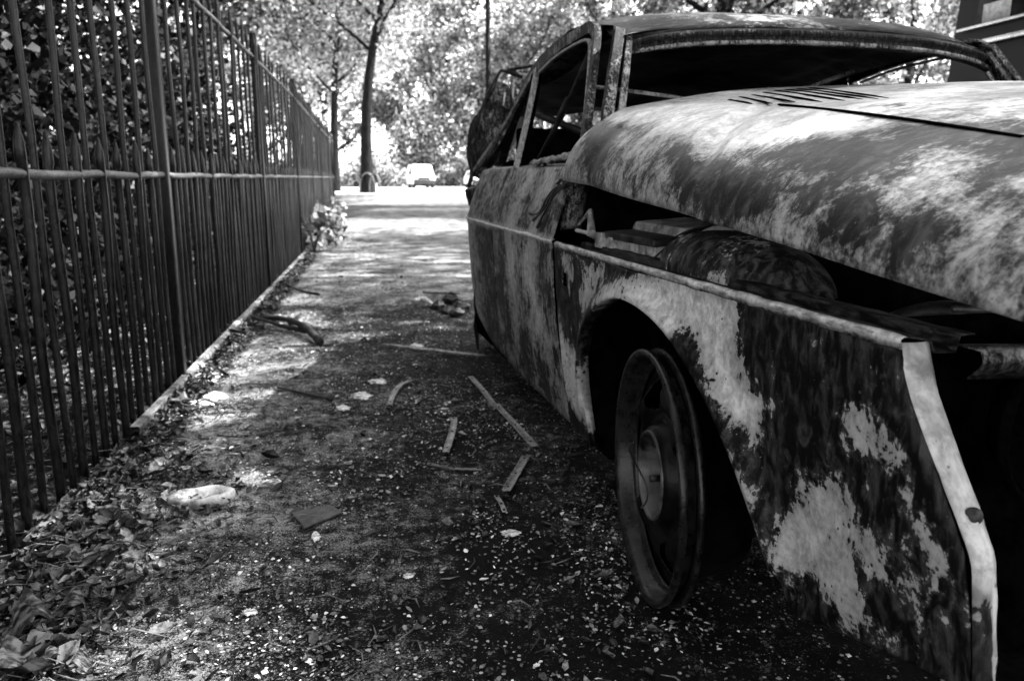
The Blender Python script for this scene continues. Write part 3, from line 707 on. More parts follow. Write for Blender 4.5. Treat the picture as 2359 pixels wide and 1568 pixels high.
# --- wheels
def wheel(u, w, z, steer, R_=.256):
    root = empty('wheel'); root.parent = car; root.location = cp(u, w, z); root.rotation_euler = (0, 0, steer)
    k = R_/.256
    m = MB(); m.lathe([(r*k, y) for r, y in ((.256, .010), (.258, .002), (.254, -.004), (.246, -.002), (.240, .010), (.236, .030), (.222, .045), (.222, .040), (.240, .032), (.256, .030), (.260, .035), (.257, .041), (.250, .044))], (0, 0, 0), 72)
    m.build('rim', M['rim_edge'], root)
    m = MB(); m.lathe([(.250*k, .044), (.215*k, .06), (.19*k, .16)], (0, 0, 0), 60); m.build('rim_barrel', M['wheel'], root)
    m = MB(); prof = [(.222, .050), (.205, .052), (.190, .044), (.168, .034), (.145, .034), (.125, .046), (.110, .044), (.098, .022), (.088, .014)]
    NA = 120; P_ = []
    for i in range(33):
        t = i/32*(len(prof)-1); a = int(min(t, len(prof)-2)); f_ = t-a
        P_.append((prof[a][0]+(prof[a+1][0]-prof[a][0])*f_, prof[a][1]+(prof[a+1][1]-prof[a][1])*f_))
    vs = []; fs = []
    for r, y in P_:
        for j in range(NA):
            th = 2*math.pi*j/NA
            rib = .012*max(0, math.cos(4*th+math.pi))*math.exp(-((r-.16)/.04)**2)
            vs.append((math.cos(th)*r*k, y-rib, math.sin(th)*r*k))
    for i in range(32):
        for j in range(NA):
            r = (P_[i][0]+P_[i+1][0])/2; th = 2*math.pi*(j+.5)/NA
            d4 = ((th+math.pi/8) % (math.pi/2))-math.pi/4
            if (d4*r/.050)**2+((r-.166)/.030)**2 < 1: continue
            fs.append((i*NA+j, i*NA+(j+1) % NA, (i+1)*NA+(j+1) % NA, (i+1)*NA+j))
    m.add(vs, fs); m.build('wheel_disc', M['wheel'], root, solid=.004)
    m = MB(); m.lathe([(r*k, y) for r, y in ((.092, .016), (.090, .009), (.086, .010), (.084, .016), (.081, .03), (.075, .07), (.066, .095), (.045, .10))], (0, 0, 0), 48)
    m.build('hub', M['hub'], root)
    m = MB()
    m.tube([(math.cos(a)*.05*k+.0, -.002+.02*math.sin(a*2), math.sin(a)*.07*k) for a in [x*.25 for x in range(8, 20)]], .0022, 5)
    for q in range(4):
        a = q*math.pi/2+.5; m.tube([(math.cos(a)*.062, .05, math.sin(a)*.062), (math.cos(a)*.062, .028, math.sin(a)*.062)], .008, 6)
    m.lathe([(.045, .10), (.034, .098), (.032, .05), (.026, .042), (.0, .042)], (0, 0, 0), 24); m.build('axle_nut', M['rustdark'], root)
    m = MB(); m.lathe([(.0, .07), (.205, .07), (.205, .10), (.0, .11)], (0, 0, 0), 40); m.build('brake_drum', M['soot'], root)
wheel(.05, -.030, .258, math.radians(-8))
wheel(2.50, .17, .252, 0)
wheel(.05, 1.62, .252, 0); wheel(2.50, 1.62, .252, 0)
car_extra = None

# ------------------------------------------------------------------ parked dark van on the right
vd = Vector((-.179, 1, 0)).normalized(); van_rz = math.atan2(vd.y, vd.x)
van = empty('dark_van', (3.11, 6.0, 0), van_rz)      # local x points away along the road, y to the left (towards the path)
tag(van, 'dark van behind the burnt car, white paper sticker in its side window', 'van')
m = MB(); rows = []
sec = [(.0, .35), (.0, 1.2), (-.01, 1.75), (-.06, 2.35), (-.14, 2.62), (-.3, 2.72), (-1.0, 2.76), (-1.7, 2.72), (-1.86, 2.62), (-1.94, 2.35), (-2.0, 1.75), (-2.0, 1.2), (-2.0, .35)]
for x in (0.0, -.04, -1.2, -2.4, -3.6, -4.5, -4.6):
    ins = .05 if x in (0.0, -4.6) else 0
    rows.append([(x, y+(ins if y < -1 else -ins), z-(ins if z > 2 else 0)) for y, z in sec])
m.grid(rows); m.add(rows[0], [tuple(range(len(sec)))]); m.add(rows[-1], [tuple(range(len(sec)))[::-1]])
m.build('body', M['vandark'], van, sharp=40)
for x0, x1 in ((-.25, -1.25), (-1.4, -2.7)):
    m = MB(); m.add([(x0, -.006, 1.86), (x1, -.006, 1.86), (x1, -.052, 2.42), (x0, -.052, 2.42)], [(0, 1, 2, 3)]); m.build('window', M['glass'], van, smooth=False)
m = MB(); m.box((-1.5, .012, 1.96-.11), (2.8, .02, .02)); m.build('window_trim', M['trim'], van, bevel=.003)
m = MB(); m.box((-1.6, .014, 1.74), (2.7, .03, .035)); m.build('window_trim', M['trim'], van, bevel=.005)
m = MB(); m.box((-1.6, .014, 1.42), (2.9, .03, .05)); m.build('side_moulding', M['black'], van, bevel=.008)
m = MB(); m.box((-.43, -.008, 1.925), (.24, .004, .12)); m.build('sticker', M['sticker'], van)
for x in (-.8, -3.6):
    for y in (-.10, -1.9):
        m = MB(); m.lathe([(.0, -.02), (.18, -.02), (.2, .0), (.2, .02)], (0, 0, 0), 24); r_ = m.build('wheel', M['rim_edge'], van); r_.location = (x, y+.0, .34)
        m2 = MB(); m2.lathe([(.2, .02), (.24, -.02), (.33, -.01), (.34, .06), (.34, .2), (.3, .22)], (0, 0, 0), 28); t_ = m2.build('tyre', M['tyre'], r_)
        r_.rotation_euler = (0, 0, math.pi if y > -1 else 0)

# ------------------------------------------------------------------ white van and pale car far off
def vehicle(name, label, X, Y, rz, van_=True, mat='vanwhite'):
    v = empty(name, (X, Y, 0), rz); tag(v, label, 'van' if van_ else 'car')
    prof = [(0, .35), (.0, .85), (.08, 1.0), (.75, 1.15), (1.35, 1.75), (1.7, 1.86), (3.9, 1.88), (4.35, 1.7), (4.45, .9), (4.45, .35)] if van_ else \
           [(0, .35), (.0, .65), (.15, .78), (1.0, .92), (1.6, 1.35), (2.0, 1.42), (3.1, 1.38), (3.8, 1.0), (4.2, .9), (4.25, .35)]
    m = MB(); rows = []
    W_ = 1.75
    for s_ in (-1, -.96, -.5, 0, .5, .96, 1):
        rows.append([(W_/2*s_*(1-.13*max(0, z-1.0)), x+(.05 if abs(s_) == 1 else 0)+.12*s_*s_*(x < .5), z-(.04 if abs(s_) == 1 else 0)) for x, z in prof])
    m.grid(rows); m.add(rows[0], [tuple(range(len(prof)))]); m.add(rows[-1], [tuple(range(len(prof)))[::-1]])
    m.build('body', M[mat], v, sharp=35)
    i0 = 3; a, b = prof[3], prof[4]
    def wp(s_, t, off=.02): 
        x = a[0]+(b[0]-a[0])*t; z = a[1]+(b[1]-a[1])*t
        return (W_/2*s_*(1-.13*max(0, z-1)), x-off, z+off)
    m = MB(); m.add([wp(-.86, .08), wp(.86, .08), wp(.82, .94), wp(-.82, .94)], [(0, 1, 2, 3)]); m.build('windscreen', M['screen'], v)
    zt = prof[4][1]
    for s_ in (-1, 1):
        m = MB(); x = W_/2*s_*(1-.13*(zt-1.2))+.012*s_
        m.add([(W_/2*s_+.012*s_, a[0]+.5, a[1]+.02), (W_/2*s_+.012*s_, 2.3, a[1]+.02), (x, 2.3, zt-.1), (x, b[0]+.25, zt-.1)], [(0, 1, 2, 3)]); m.build('side_window', M['glass'], v)
        m = MB(); m.lathe([(.0, -.04), (.11, -.03), (.12, .0)], (0, 0, 0), 16); h = m.build('headlight', M['sticker'], v); h.location = (s_*.66, .10, .80 if van_ else .68)
        m = MB(); m.box((s_*1.0, 1.05, 1.2), (.18, .1, .2)); m.build('mirror', M['black'], v, bevel=.02)
        for y in (.85, 3.6):
            m = MB(); m.tube([(s_*.62, y, .31), (s_*.87, y, .31)], .31, 20); m.build('wheel', M['tyre'], v)
    m = MB(); m.box((0, -.04, .5), (1.7, .14, .34)); m.build('bumper', M['black'], v, bevel=.03)
    m = MB(); m.box((0, -.01, .79), (.95, .10, .17)); m.build('grille', M['black'], v, bevel=.02)
    m = MB(); m.box((0, -.09, .56), (.52, .02, .12)); m.build('number_plate', M['sticker'], v)
    return v
vehicle('white_van', 'white van facing the camera on the sunlit road beyond the path', -6.9, 64, math.radians(14))
vehicle('pale_car', 'pale far-off car half hidden behind the tail of the burnt car', -2.4, 66, math.radians(12), False)

# ------------------------------------------------------------------ lamp post
lp = empty('lamp_post', (-.66, 23, 0)); tag(lp, 'tall plain grey lamp post rising behind the burnt car', 'lamp post')
m = MB(); m.tube([(0, 0, 0), (0, 0, 1.2)], .10, 16); m.build('base', M['post'], lp)
m = MB(); m.tube([(0, 0, 1.2), (0, 0, 1.25), (0, 0, 9)], [.10, .078, .06], 16); m.build('pole', M['post'], lp)
m = MB(); m.tube([(0, 0, 9), (.3, 0, 9.3), (1.2, 0, 9.4)], .04, 8); m.box((1.5, 0, 9.4), (.7, .25, .12)); m.build('lamp_head', M['post'], lp)

# ------------------------------------------------------------------ trees
def limb(m, p, d, L, r, depth, tips, seed, up=.12):
    rs = random.Random(seed); pts = [Vector(p)]; d = Vector(d).normalized(); n = 6
    for i in range(n):
        d = (d+Vector((rs.uniform(-.16, .16), rs.uniform(-.16, .16), rs.uniform(-.05, .12)+up*.2))).normalized(); pts.append(pts[-1]+d*L/n)
    m.tube(pts, [r*(1-.72*i/n) for i in range(n+1)], 8 if depth > 1 else 5)
    for q in pts[2:]: tips.append(q)
    if depth > 0:
        for k in range(3):
            a = pts[3+k if 3+k < len(pts) else -1]
            nd = (d+Vector((rs.uniform(-1, 1), rs.uniform(-1, 1), rs.uniform(-.2, .6)))).normalized()
            limb(m, a, nd, L*.62, r*.42, depth-1, tips, seed*7+k+1, up)
def crown_np(tips, per, spread, size, droop=0.0):
    T = np.array([tuple(t) for t in tips]); n = len(T)
    c = np.repeat(T, per, 0)+rng.normal(size=(n*per, 3))*spread*np.array([1, 1, .7]); c[:, 2] -= droop*rng.random(len(c))
    return c
def tree(name, loc, h, tr, nlimb, reach, per, spread, size, matL, matB='bark', lean=(0, 0), low=.35, seed=1, label='', cat='tree', group=None, bend=None, droop=0.0, link=True):
    root = empty(name, loc); rs = random.Random(seed); m = MB(); tips = []
    top = Vector((lean[0], lean[1], h*.8)); pts = []
    for i in range(9):
        t = i/8; p = Vector((lean[0]*t*t, lean[1]*t*t, h*.8*t))+Vector((math.sin(t*4+seed)*.04*h*.2, math.cos(t*3+seed)*.04*h*.2, 0))*t
        if bend: p += Vector((bend*math.sin(t*math.pi), 0, 0))
        pts.append(p)
    m.tube([pts[0]-Vector((0, 0, .1))]+pts, [tr*1.35, tr*1.25]+[tr*(1-.6*i/8) for i in range(1, 9)], 12)
    for k in range(nlimb):
        t = low+(1-low)*k/nlimb; i = t*8; a = pts[int(i)].lerp(pts[min(8, int(i)+1)], i-int(i)); th = k*2.4+seed
        limb(m, a, (math.cos(th), math.sin(th), .35+.5*t), reach*(1-.35*t), tr*.42*(1-.4*t), 1, tips, seed*31+k)
    m.build('trunk', M[matB], root)
    P = crown_np(tips, per, spread, size, droop); V, Fc, r = leaves(P, size); r = np.clip(.55*np.repeat(rng.random(len(tips)), per)+.6*r-.08, 0, 1)  # tone per clump imitates lit and shaded leaf masses
    np_mesh('crown', V, Fc, M[matL], root, r)
    tag(root, label, cat, group); return root
def tree_copy(src, name, loc, rz, s, label, group=None):
    r = src.copy(); COL.objects.link(r); r.name = name; r.location = loc; r.rotation_euler = (0, 0, rz); r.scale = (s, s, s); r['label'] = label
    for ch in list(src.children):
        c = ch.copy(); COL.objects.link(c); c.parent = r
    return r
GB = 'sunlit trees across the road'
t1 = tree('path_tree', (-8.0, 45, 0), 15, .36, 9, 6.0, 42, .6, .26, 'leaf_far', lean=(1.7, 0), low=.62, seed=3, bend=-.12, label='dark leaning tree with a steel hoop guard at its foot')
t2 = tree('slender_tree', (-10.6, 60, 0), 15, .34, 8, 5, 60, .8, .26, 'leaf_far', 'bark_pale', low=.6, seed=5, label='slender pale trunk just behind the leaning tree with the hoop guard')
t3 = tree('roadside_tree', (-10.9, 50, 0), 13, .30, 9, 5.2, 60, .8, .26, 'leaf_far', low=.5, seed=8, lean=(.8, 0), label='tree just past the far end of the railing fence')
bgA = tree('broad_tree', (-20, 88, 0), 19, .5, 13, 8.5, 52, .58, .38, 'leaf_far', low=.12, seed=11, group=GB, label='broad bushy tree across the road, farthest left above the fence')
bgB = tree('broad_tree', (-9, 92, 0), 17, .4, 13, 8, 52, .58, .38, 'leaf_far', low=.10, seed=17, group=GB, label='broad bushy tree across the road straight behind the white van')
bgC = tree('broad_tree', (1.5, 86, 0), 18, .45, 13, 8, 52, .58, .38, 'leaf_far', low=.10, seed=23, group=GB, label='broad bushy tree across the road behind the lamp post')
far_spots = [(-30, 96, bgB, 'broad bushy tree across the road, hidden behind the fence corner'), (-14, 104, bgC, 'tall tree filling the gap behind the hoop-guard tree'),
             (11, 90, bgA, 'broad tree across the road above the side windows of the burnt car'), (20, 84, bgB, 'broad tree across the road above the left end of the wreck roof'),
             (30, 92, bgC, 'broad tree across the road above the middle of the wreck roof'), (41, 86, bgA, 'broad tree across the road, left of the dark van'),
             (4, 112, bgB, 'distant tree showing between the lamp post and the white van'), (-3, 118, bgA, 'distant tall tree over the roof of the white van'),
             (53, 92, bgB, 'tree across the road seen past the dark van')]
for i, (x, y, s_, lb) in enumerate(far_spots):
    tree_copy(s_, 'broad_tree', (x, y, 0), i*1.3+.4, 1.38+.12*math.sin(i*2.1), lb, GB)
# low shrubs along the far kerb
def shrub(name, loc, rx, ry, h, n, size, matL, label, cat='shrub', group=None, flat=.0, stems=8):
    root = empty(name, loc); tag(root, label, cat, group)
    m = MB()
    for k in range(stems):
        a = random.uniform(0, 6.28); r = random.uniform(.2, .9)
        m.tube([(0, 0, 0), (rx*r*.3*math.cos(a), ry*r*.3*math.sin(a), h*.4), (rx*r*math.cos(a)*.8, ry*r*math.sin(a)*.8, h*random.uniform(.5, .85))], [h*.02+.004, h*.014+.003, .004], 5)
    m.build('stem', M['twig' if h < 2 else 'bark'], root)
    C = rng.normal(size=(max(6, n//60), 3)); C /= np.linalg.norm(C, axis=1)[:, None]; C *= rng.random((len(C), 1))**.45
    C[:, 2] = np.abs(C[:, 2]); C *= np.array([rx, ry, h*.95]); idx = rng.integers(0, len(C), n)
    P = C[idx]+rng.normal(size=(n, 3))*np.array([rx, ry, h])*.14; P[:, 2] = np.abs(P[:, 2])
    V, Fc, r = leaves(P, size, flat); np_mesh('foliage', V, Fc, M[matL], root, r); return root
hb = [(-8.5, 80, 'tall bushy shrub on the far verge right behind the white van'), (-1.5, 80, 'tall bushy shrub on the far verge behind the pale car'), (-19, 74, 'clipped low shrub on the far verge, left of the hoop-guard tree'), (-12.5, 73, 'low shrub on the far verge beside the white van'),
      (-3.5, 76, 'low shrub on the far verge just right of the white van'), (3, 75, 'low shrub on the far verge behind the burnt car tail'), (-27, 76, 'low shrub on the far verge past the end of the fence')]
for x, y, lb in hb: shrub('verge_shrub', (x, y, 0), 3.4 if y < 78 else 4.2, 2, 3.2 if y < 78 else 7.5, 4500 if y < 78 else 9000, .28, 'leaf_far', lb, group='shrubs on the far verge')
# overhanging trees beyond the fence (shade the near path)
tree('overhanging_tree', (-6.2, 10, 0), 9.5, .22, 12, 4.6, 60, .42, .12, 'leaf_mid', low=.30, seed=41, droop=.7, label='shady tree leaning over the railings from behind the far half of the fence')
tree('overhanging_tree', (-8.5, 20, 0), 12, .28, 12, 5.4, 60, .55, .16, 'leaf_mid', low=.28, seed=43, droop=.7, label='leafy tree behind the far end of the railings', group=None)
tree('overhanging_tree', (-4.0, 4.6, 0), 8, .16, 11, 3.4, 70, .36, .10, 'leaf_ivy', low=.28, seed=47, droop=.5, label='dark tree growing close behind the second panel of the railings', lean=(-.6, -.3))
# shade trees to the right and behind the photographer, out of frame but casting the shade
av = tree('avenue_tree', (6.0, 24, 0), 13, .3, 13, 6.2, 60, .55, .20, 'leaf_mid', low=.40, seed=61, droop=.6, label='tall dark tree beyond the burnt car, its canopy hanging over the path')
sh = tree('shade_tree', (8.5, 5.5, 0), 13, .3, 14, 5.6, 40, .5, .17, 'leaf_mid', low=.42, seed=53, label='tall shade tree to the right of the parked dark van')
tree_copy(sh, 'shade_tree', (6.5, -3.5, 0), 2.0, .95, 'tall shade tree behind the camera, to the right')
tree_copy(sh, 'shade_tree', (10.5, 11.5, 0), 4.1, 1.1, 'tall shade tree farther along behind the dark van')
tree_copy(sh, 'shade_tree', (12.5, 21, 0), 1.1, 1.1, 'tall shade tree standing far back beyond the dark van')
tree_copy(av, 'shade_tree', (-4.5, -3.2, 0), 5.2, .8, 'unseen tall tree added behind the camera, over the railings, to darken the foreground')  # unseen dense tree, added to darken the wing and near ground
tree_copy(av, 'shade_tree', (2.2, -6.0, 0), 3.0, .8, 'unseen tall tree added straight behind the camera to darken the foreground')  # also added out of view, holds back sky light from behind
# tree guard hoops
gd = empty('tree_guard', (-8.0, 44.6, 0)); tag(gd, 'low steel hoop guard round the foot of the leaning tree', 'tree guard')
for dx, rz in ((-.62, .9), (.1, .1), (.5, -.7)):
    m = MB(); c, s_ = math.cos(rz), math.sin(rz); pts = [(dx+c*x, s_*x-.3, z) for x, z in ((-.45, 0), (-.42, .5), (-.3, .9), (-.1, 1.1), (.1, 1.1), (.3, .9), (.42, .5), (.45, 0))]
    m.tube(smooth_poly(pts, 20), .035, 8); m.build('hoop', M['steel'], gd)

# ------------------------------------------------------------------ hedge and ivy behind the fence
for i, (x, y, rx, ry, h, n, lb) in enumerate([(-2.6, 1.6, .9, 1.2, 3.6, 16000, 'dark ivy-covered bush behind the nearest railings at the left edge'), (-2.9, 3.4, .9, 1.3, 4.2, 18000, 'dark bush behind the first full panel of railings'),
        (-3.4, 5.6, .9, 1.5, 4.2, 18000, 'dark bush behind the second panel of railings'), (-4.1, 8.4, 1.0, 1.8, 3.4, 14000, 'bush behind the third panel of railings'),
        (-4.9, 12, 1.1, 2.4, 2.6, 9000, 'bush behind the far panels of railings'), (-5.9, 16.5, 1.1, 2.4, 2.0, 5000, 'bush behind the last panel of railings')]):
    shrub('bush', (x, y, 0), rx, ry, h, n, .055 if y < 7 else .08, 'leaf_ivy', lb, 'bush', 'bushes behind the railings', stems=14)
tr = empty('leaning_trunk', (-2.35, 2.2, 0)); tag(tr, 'thick dark trunk leaning to the right behind the nearest railings', 'tree')
m = MB(); m.tube(smooth_poly([(0, 0, 0), (-.10, .5, .8), (-.05, 1.3, 1.5), (.15, 2.2, 2.4), (.3, 2.8, 3.6)], 16), [.14-.004*i for i in range(16)], 12); m.build('trunk', M['bark'], tr)
P = rng.normal(size=(2600, 3))*np.array([.6, .7, .5])+np.array([.1, 2.4, 3.4]); V, Fc, r = leaves(P, .07); np_mesh('crown', V, Fc, M['leaf_ivy'], tr, r)
# sunlit weeds at the fence foot
for x, y, rx, h, n, lb in [(-2.55, 9.3, .33, .50, 260, 'pale leafy weed clump at the foot of the fence, nearest of three'), (-2.95, 11.2, .4, .62, 300, 'middle leafy weed clump spilling onto the path from the fence foot'), (-3.4, 13.6, .45, .6, 280, 'farthest leafy weed clump at the fence foot')]:
    shrub('weed_clump', (x+.25, y, 0), rx, rx*1.4, h, n, .11, 'leaf_far', lb, 'weeds', 'weeds along the fence foot', stems=5)

# ------------------------------------------------------------------ litter, chips, debris
def gzz(P): return np.array([gz(x, y) for x, y in P])
def curled(P, size, flat):
    n = len(P); R = rotmats(n, flat); S = size*np.exp(rng.normal(size=n)*.35); cu = rng.uniform(-1.2, 2.2, n); tw = rng.uniform(-.8, .8, n); asp = rng.uniform(.5, 1.1, n)
    gx, hw = np.array([-.5, -.2, .15, .5]), np.array([.02, .30, .26, .0]); sh = []
    for a in range(4):
        for b in (-1, 0, 1):
            y = hw[a]*b*asp; z = cu*(y*y*1.5+.25*gx[a]**2)+tw*gx[a]*y+.10*abs(b); sh.append(np.stack([np.full(n, gx[a]), y, z], 1))
    sh = np.stack(sh, 1)*S[:, None, None]
    V = np.einsum('nij,nkj->nki', R, sh)+P[:, None, :]
    q = np.array([(a*3+b, a*3+b+1, a*3+b+4, a*3+b+3) for a in range(3) for b in range(2)])
    return V.reshape(-1, 3), (q[None]+12*np.arange(n)[:, None, None]).reshape(-1, 4), np.repeat(rng.random(n)**1.5, 6)
# leaf litter on both sides of the fence foot
n = 20000; Y = .55+rng.random(n)**1.4*9; side = rng.random(n)
Xf = np.array([fx(y) for y in Y])
X = np.where(side < np.where(Y < 2.4, .45, .85), Xf-rng.random(n)**1.1*1.9, Xf+np.where(Y < 2.4, .02, .05)+np.abs(rng.normal(size=n))*np.where(Y < 2.4, .2, .06))
P = np.stack([X, Y, gzz(zip(X, Y))+.006+.03*rng.random(n)*(X < Xf)+.012*rng.random(n)], 1)
sh4 = np.array([(-.5, 0, .10), (-.1, -.32, -.04), (.55, 0, .12), (-.05, .32, -.02)])
V, Fc, r = curled(P, .027, .42); tag(np_mesh('leaf_litter', V, Fc, M['litter'], None, r, smooth=True), kind='stuff')
# scattered leaves over the path
n = 9000; Y = .6+rng.random(n)**1.3*11; X = rng.uniform(-1.9, .5, n)*(.6+Y*.12)
keep = np.array([x > fx(y)+.03 and car_uw(x, y)[1] < .1 for x, y in zip(X, Y)]); X, Y = X[keep], Y[keep]
P = np.stack([X, Y, gzz(zip(X, Y))+.004], 1); V, Fc, r = curled(P, .015, .9); tag(np_mesh('scattered_leaves', V, Fc, M['litter'], None, r), kind='stuff')
# flaked paint, glass and ash crumbs in drifts
n = 46000; Y = .7+rng.random(n)**1.25*6.5; X = rng.uniform(-1.7, .5, n)*(.7+Y*.14)
dens = np.array([noise.noise(Vector((x*2.1, y*2.1, 21)))+.7*noise.noise(Vector((x*7, y*7, 5))) for x, y in zip(X, Y)])
keep = np.array([x > fx(y)+.03 and car_uw(x, y)[1] < .05 for x, y in zip(X, Y)]) & (dens > rng.uniform(-.15, .6, n)); X, Y = X[keep], Y[keep]
P = np.stack([X, Y, gzz(zip(X, Y))+.003], 1); V, Fc, r = curled(P, .0085, 1.4); tag(np_mesh('paint_flakes', V, Fc, M['flakes'], None, r), kind='stuff')
n = 2600; Y = rng.uniform(1.9, 5.0, n); X = rng.uniform(-1.75, -.1, n)
dens = np.array([noise.noise(Vector((x*2.6, y*2.6, 33)))+.5*noise.noise(Vector((x*8, y*8, 5))) for x, y in zip(X, Y)])
keep = np.array([x > fx(y)+.05 and car_uw(x, y)[1] < -.1 for x, y in zip(X, Y)]) & (dens > rng.uniform(-.05, .5, n)); X, Y = X[keep], Y[keep]
P = np.stack([X, Y, gzz(zip(X, Y))+.004], 1); V, Fc, r = curled(P, .021, 1.6); tag(np_mesh('pale_litter', V, Fc, M['flakes'], None, r), kind='stuff')
# gravel chips
n = 230000; Y = .62+rng.random(n)**1.5*7.5; X = rng.uniform(-1.6, .75, n)*(.75+Y*.13)
dens = np.array([noise.noise(Vector((x*1.6, y*1.6, 9)))+.6*noise.noise(Vector((x*5, y*5, 2))) for x, y in zip(X, Y)])
keep = np.array([x > fx(y)+.02 for x, y in zip(X, Y)]) & (dens > rng.uniform(-.45, .55, n)) & np.array([(car_uw(x, y)[1] < -.42) or (random.random() < .38) for x, y in zip(X, Y)]); X, Y = X[keep], Y[keep]; k = len(X)
base = np.array([(-.5, -.4, 0), (.5, -.45, 0), (.4, .5, 0), (-.45, .4, 0), (.05, 0, .42)])
R_ = rotmats(k, 1.2); S = .0021*np.exp(rng.normal(size=k)*.62); S = np.minimum(S, .014)*np.where(rng.random(k) < .02, 1.8, 1)
V = np.einsum('nij,nkj->nki', R_, base[None]*S[:, None, None])+np.stack([X, Y, gzz(zip(X, Y))+.0008], 1)[:, None, :]
tri = np.array([(0, 1, 4), (1, 2, 4), (2, 3, 4), (3, 0, 4)]); Fc = (tri[None]+5*np.arange(k)[:, None, None]).reshape(-1, 3)
rv = np.repeat(rng.random(k)**3.4, 4); tag(np_mesh('gravel_chips', V.reshape(-1, 3), Fc, M['chips'], None, rv), kind='stuff')
# twigs and dry stems
n = 420; m = MB()
for k in range(n):
    y = .7+random.random()**1.5*4; x = fx(y)+random.gauss(.05, .28); L = random.uniform(.025, .12); a = random.uniform(-.6, .6) if random.random() < .6 else random.uniform(0, 3.1); z = gz(x, y)+.006+random.random()*.02
    m.tube([(x, y, z), (x+.5*L*math.cos(a), y+.5*L*math.sin(a), z+random.uniform(.0, .02)), (x+L*math.cos(a+.2), y+L*math.sin(a+.2), z)], [.0012, .0016, .0008], 4)
tag(m.build('twig_litter', M['twig']), kind='stuff')
m = MB(); md = MB()
for k in range(520):
    y = .8+random.random()**1.2*5; x = random.uniform(-1.2, .35)*(.7+y*.14)
    if x < fx(y)+.05 or car_uw(x, y)[1] > .05: continue
    L = random.uniform(.015, .09); a = random.uniform(0, 3.1); z = gz(x, y)+.004; q = m if random.random() < .45 else md
    q.tube([(x, y, z), (x+.5*L*math.cos(a), y+.5*L*math.sin(a), z+random.uniform(0, .008)), (x+L*math.cos(a+.3), y+L*math.sin(a+.3), z)], [.0012, .0024, .0008], 4, flat=.6)
tag(m.build('splinter_litter', M['twig']), kind='stuff'); tag(md.build('charred_splinter_litter', M['darkwood']), kind='stuff')

# large leaves one could count
def big_leaf(me_name, lobes, L, curl, seed):
    rs = random.Random(seed); rows = []; NR, NCc = 13, 9
    for i in range(NR):
        t = i/(NR-1); half = (math.sin(math.pi*min(1, t*.97+.015))**.7)*(.36+.13*abs(math.sin(t*lobes*math.pi)))
        row = []
        for j in range(NCc):
            s_ = (j/(NCc-1)-.5)*2; y = s_*half; x = t-.1*abs(s_)*half
            z = curl*(y*y*1.6)+.16*curl*math.sin(t*5+seed)+.05*math.sin(s_*9+t*7+seed)*abs(s_)+.03*rs.uniform(-1, 1)*abs(s_)
            row.append(((x-.5)*L, y*L, (z+.04)*L))
        rows.append(row)
    b = MB(); b.grid(rows); b.tube([(-.5*L, 0, .04*L), (-.72*L, .03*L, .03*L), (-.95*L, .02*L, .0)], .0013, 5); return b
leaf_meshes = []
for k in range(5):
    o = big_leaf('dead_leaf', (2, 3, 2.5, 1, 3)[k], .1, (1.1, .6, 1.8, .9, -.8)[k], k+2).build('dead_leaf', M['bigleaf'], solid=.0006); leaf_meshes.append(o.data); bpy.data.objects.remove(o)
def put_leaf(px, py, size, rz, k, label, group=None, tilt=0.0, z=0.008):
    p = gpt(px, py); o = bpy.data.objects.new('dead_leaf', leaf_meshes[k % 5]); COL.objects.link(o)
    s_ = size/.1; o.scale = (s_,)*3; o.location = (p.x, p.y, gz(p.x, p.y)+z); o.rotation_euler = (tilt, tilt*.5, rz)
    tag(o, label, 'leaf', group); return o
specials = [(100, 1530, .17, 1.0, 0, 'largest curled dry leaf, at the very bottom left corner'), (60, 1465, .12, .4, 2, 'broad curled leaf just above the bottom left corner leaf'),
            (165, 1410, .075, .1, 3, 'pale veined folded leaf under the fence foot at lower left'), (130, 1330, .06, 2.4, 1, 'crumpled leaf left of the dark litter near the left edge'),
            (160, 1220, .075, 1.2, 4, 'upright curled leaf beside the exposed end of the bottom rail'), (255, 1195, .07, .7, 1, 'wide flat leaf lying between the fence foot and the stone slab'),
            (235, 1165, .06, 1.5, 2, 'curled leaf leaning against the bottom rail'), (1397, 1335, .042, .3, 1, 'pale ragged leaf touching the front wheel rim'),
            (1436, 1366, .025, 1.7, 3, 'small pale leaf under the front wheel rim'), (1427, 1446, .03, .2, 2, 'thin curled leaf on the sooty ground below the front wheel'),
            (30, 1380, .07, .9, 1, 'dark leaf standing against the nearest railing')]
for q in specials: put_leaf(q[0], q[1], q[2]*.8, q[3], q[4], q[5], tilt=random.uniform(-.2, .2))
rs = random.Random(5)
for k in range(34):
    y = rs.uniform(1080, 1560); x = rs.uniform(0, 330 if y > 1200 else 420)*(1 if y < 1450 else .6)+(0 if y > 1240 else 90)
    put_leaf(x, y, rs.uniform(.026, .048), rs.uniform(0, 6.28), k, 'crumpled brown leaf in the drift of litter along the near fence foot', 'crumpled leaves by the near fence foot', rs.uniform(-.5, .5), .012)
def flat_shape(name, pts, th, mat, label, cat, z=.004, tilt=0.0, jitter=0.0, group=None, nrm=True):
    """flat piece on the ground, outline in photo positions of its real ground footprint"""
    P = [gpt(x, y) for x, y in pts]; c = sum(P, Vector())/len(P); z0 = gz(c.x, c.y)+z
    m = MB(); vs = [p-c for p in P]; n = len(vs)
    lo = [Vector((p.x, p.y, tilt*p.y)) for p in vs]; hi = [Vector((p.x*.96, p.y*.96, tilt*p.y+th)) for p in vs]
    m.add(lo+hi, [tuple(range(n))[::-1], tuple(range(n, 2*n))]+[(i, (i+1) % n, n+(i+1) % n, n+i) for i in range(n)], [.5]*2*n)
    o = m.build(name, M[mat], smooth=False, bevel=th*.25); o.location = (c.x, c.y, z0); tag(o, label, cat, group); return o
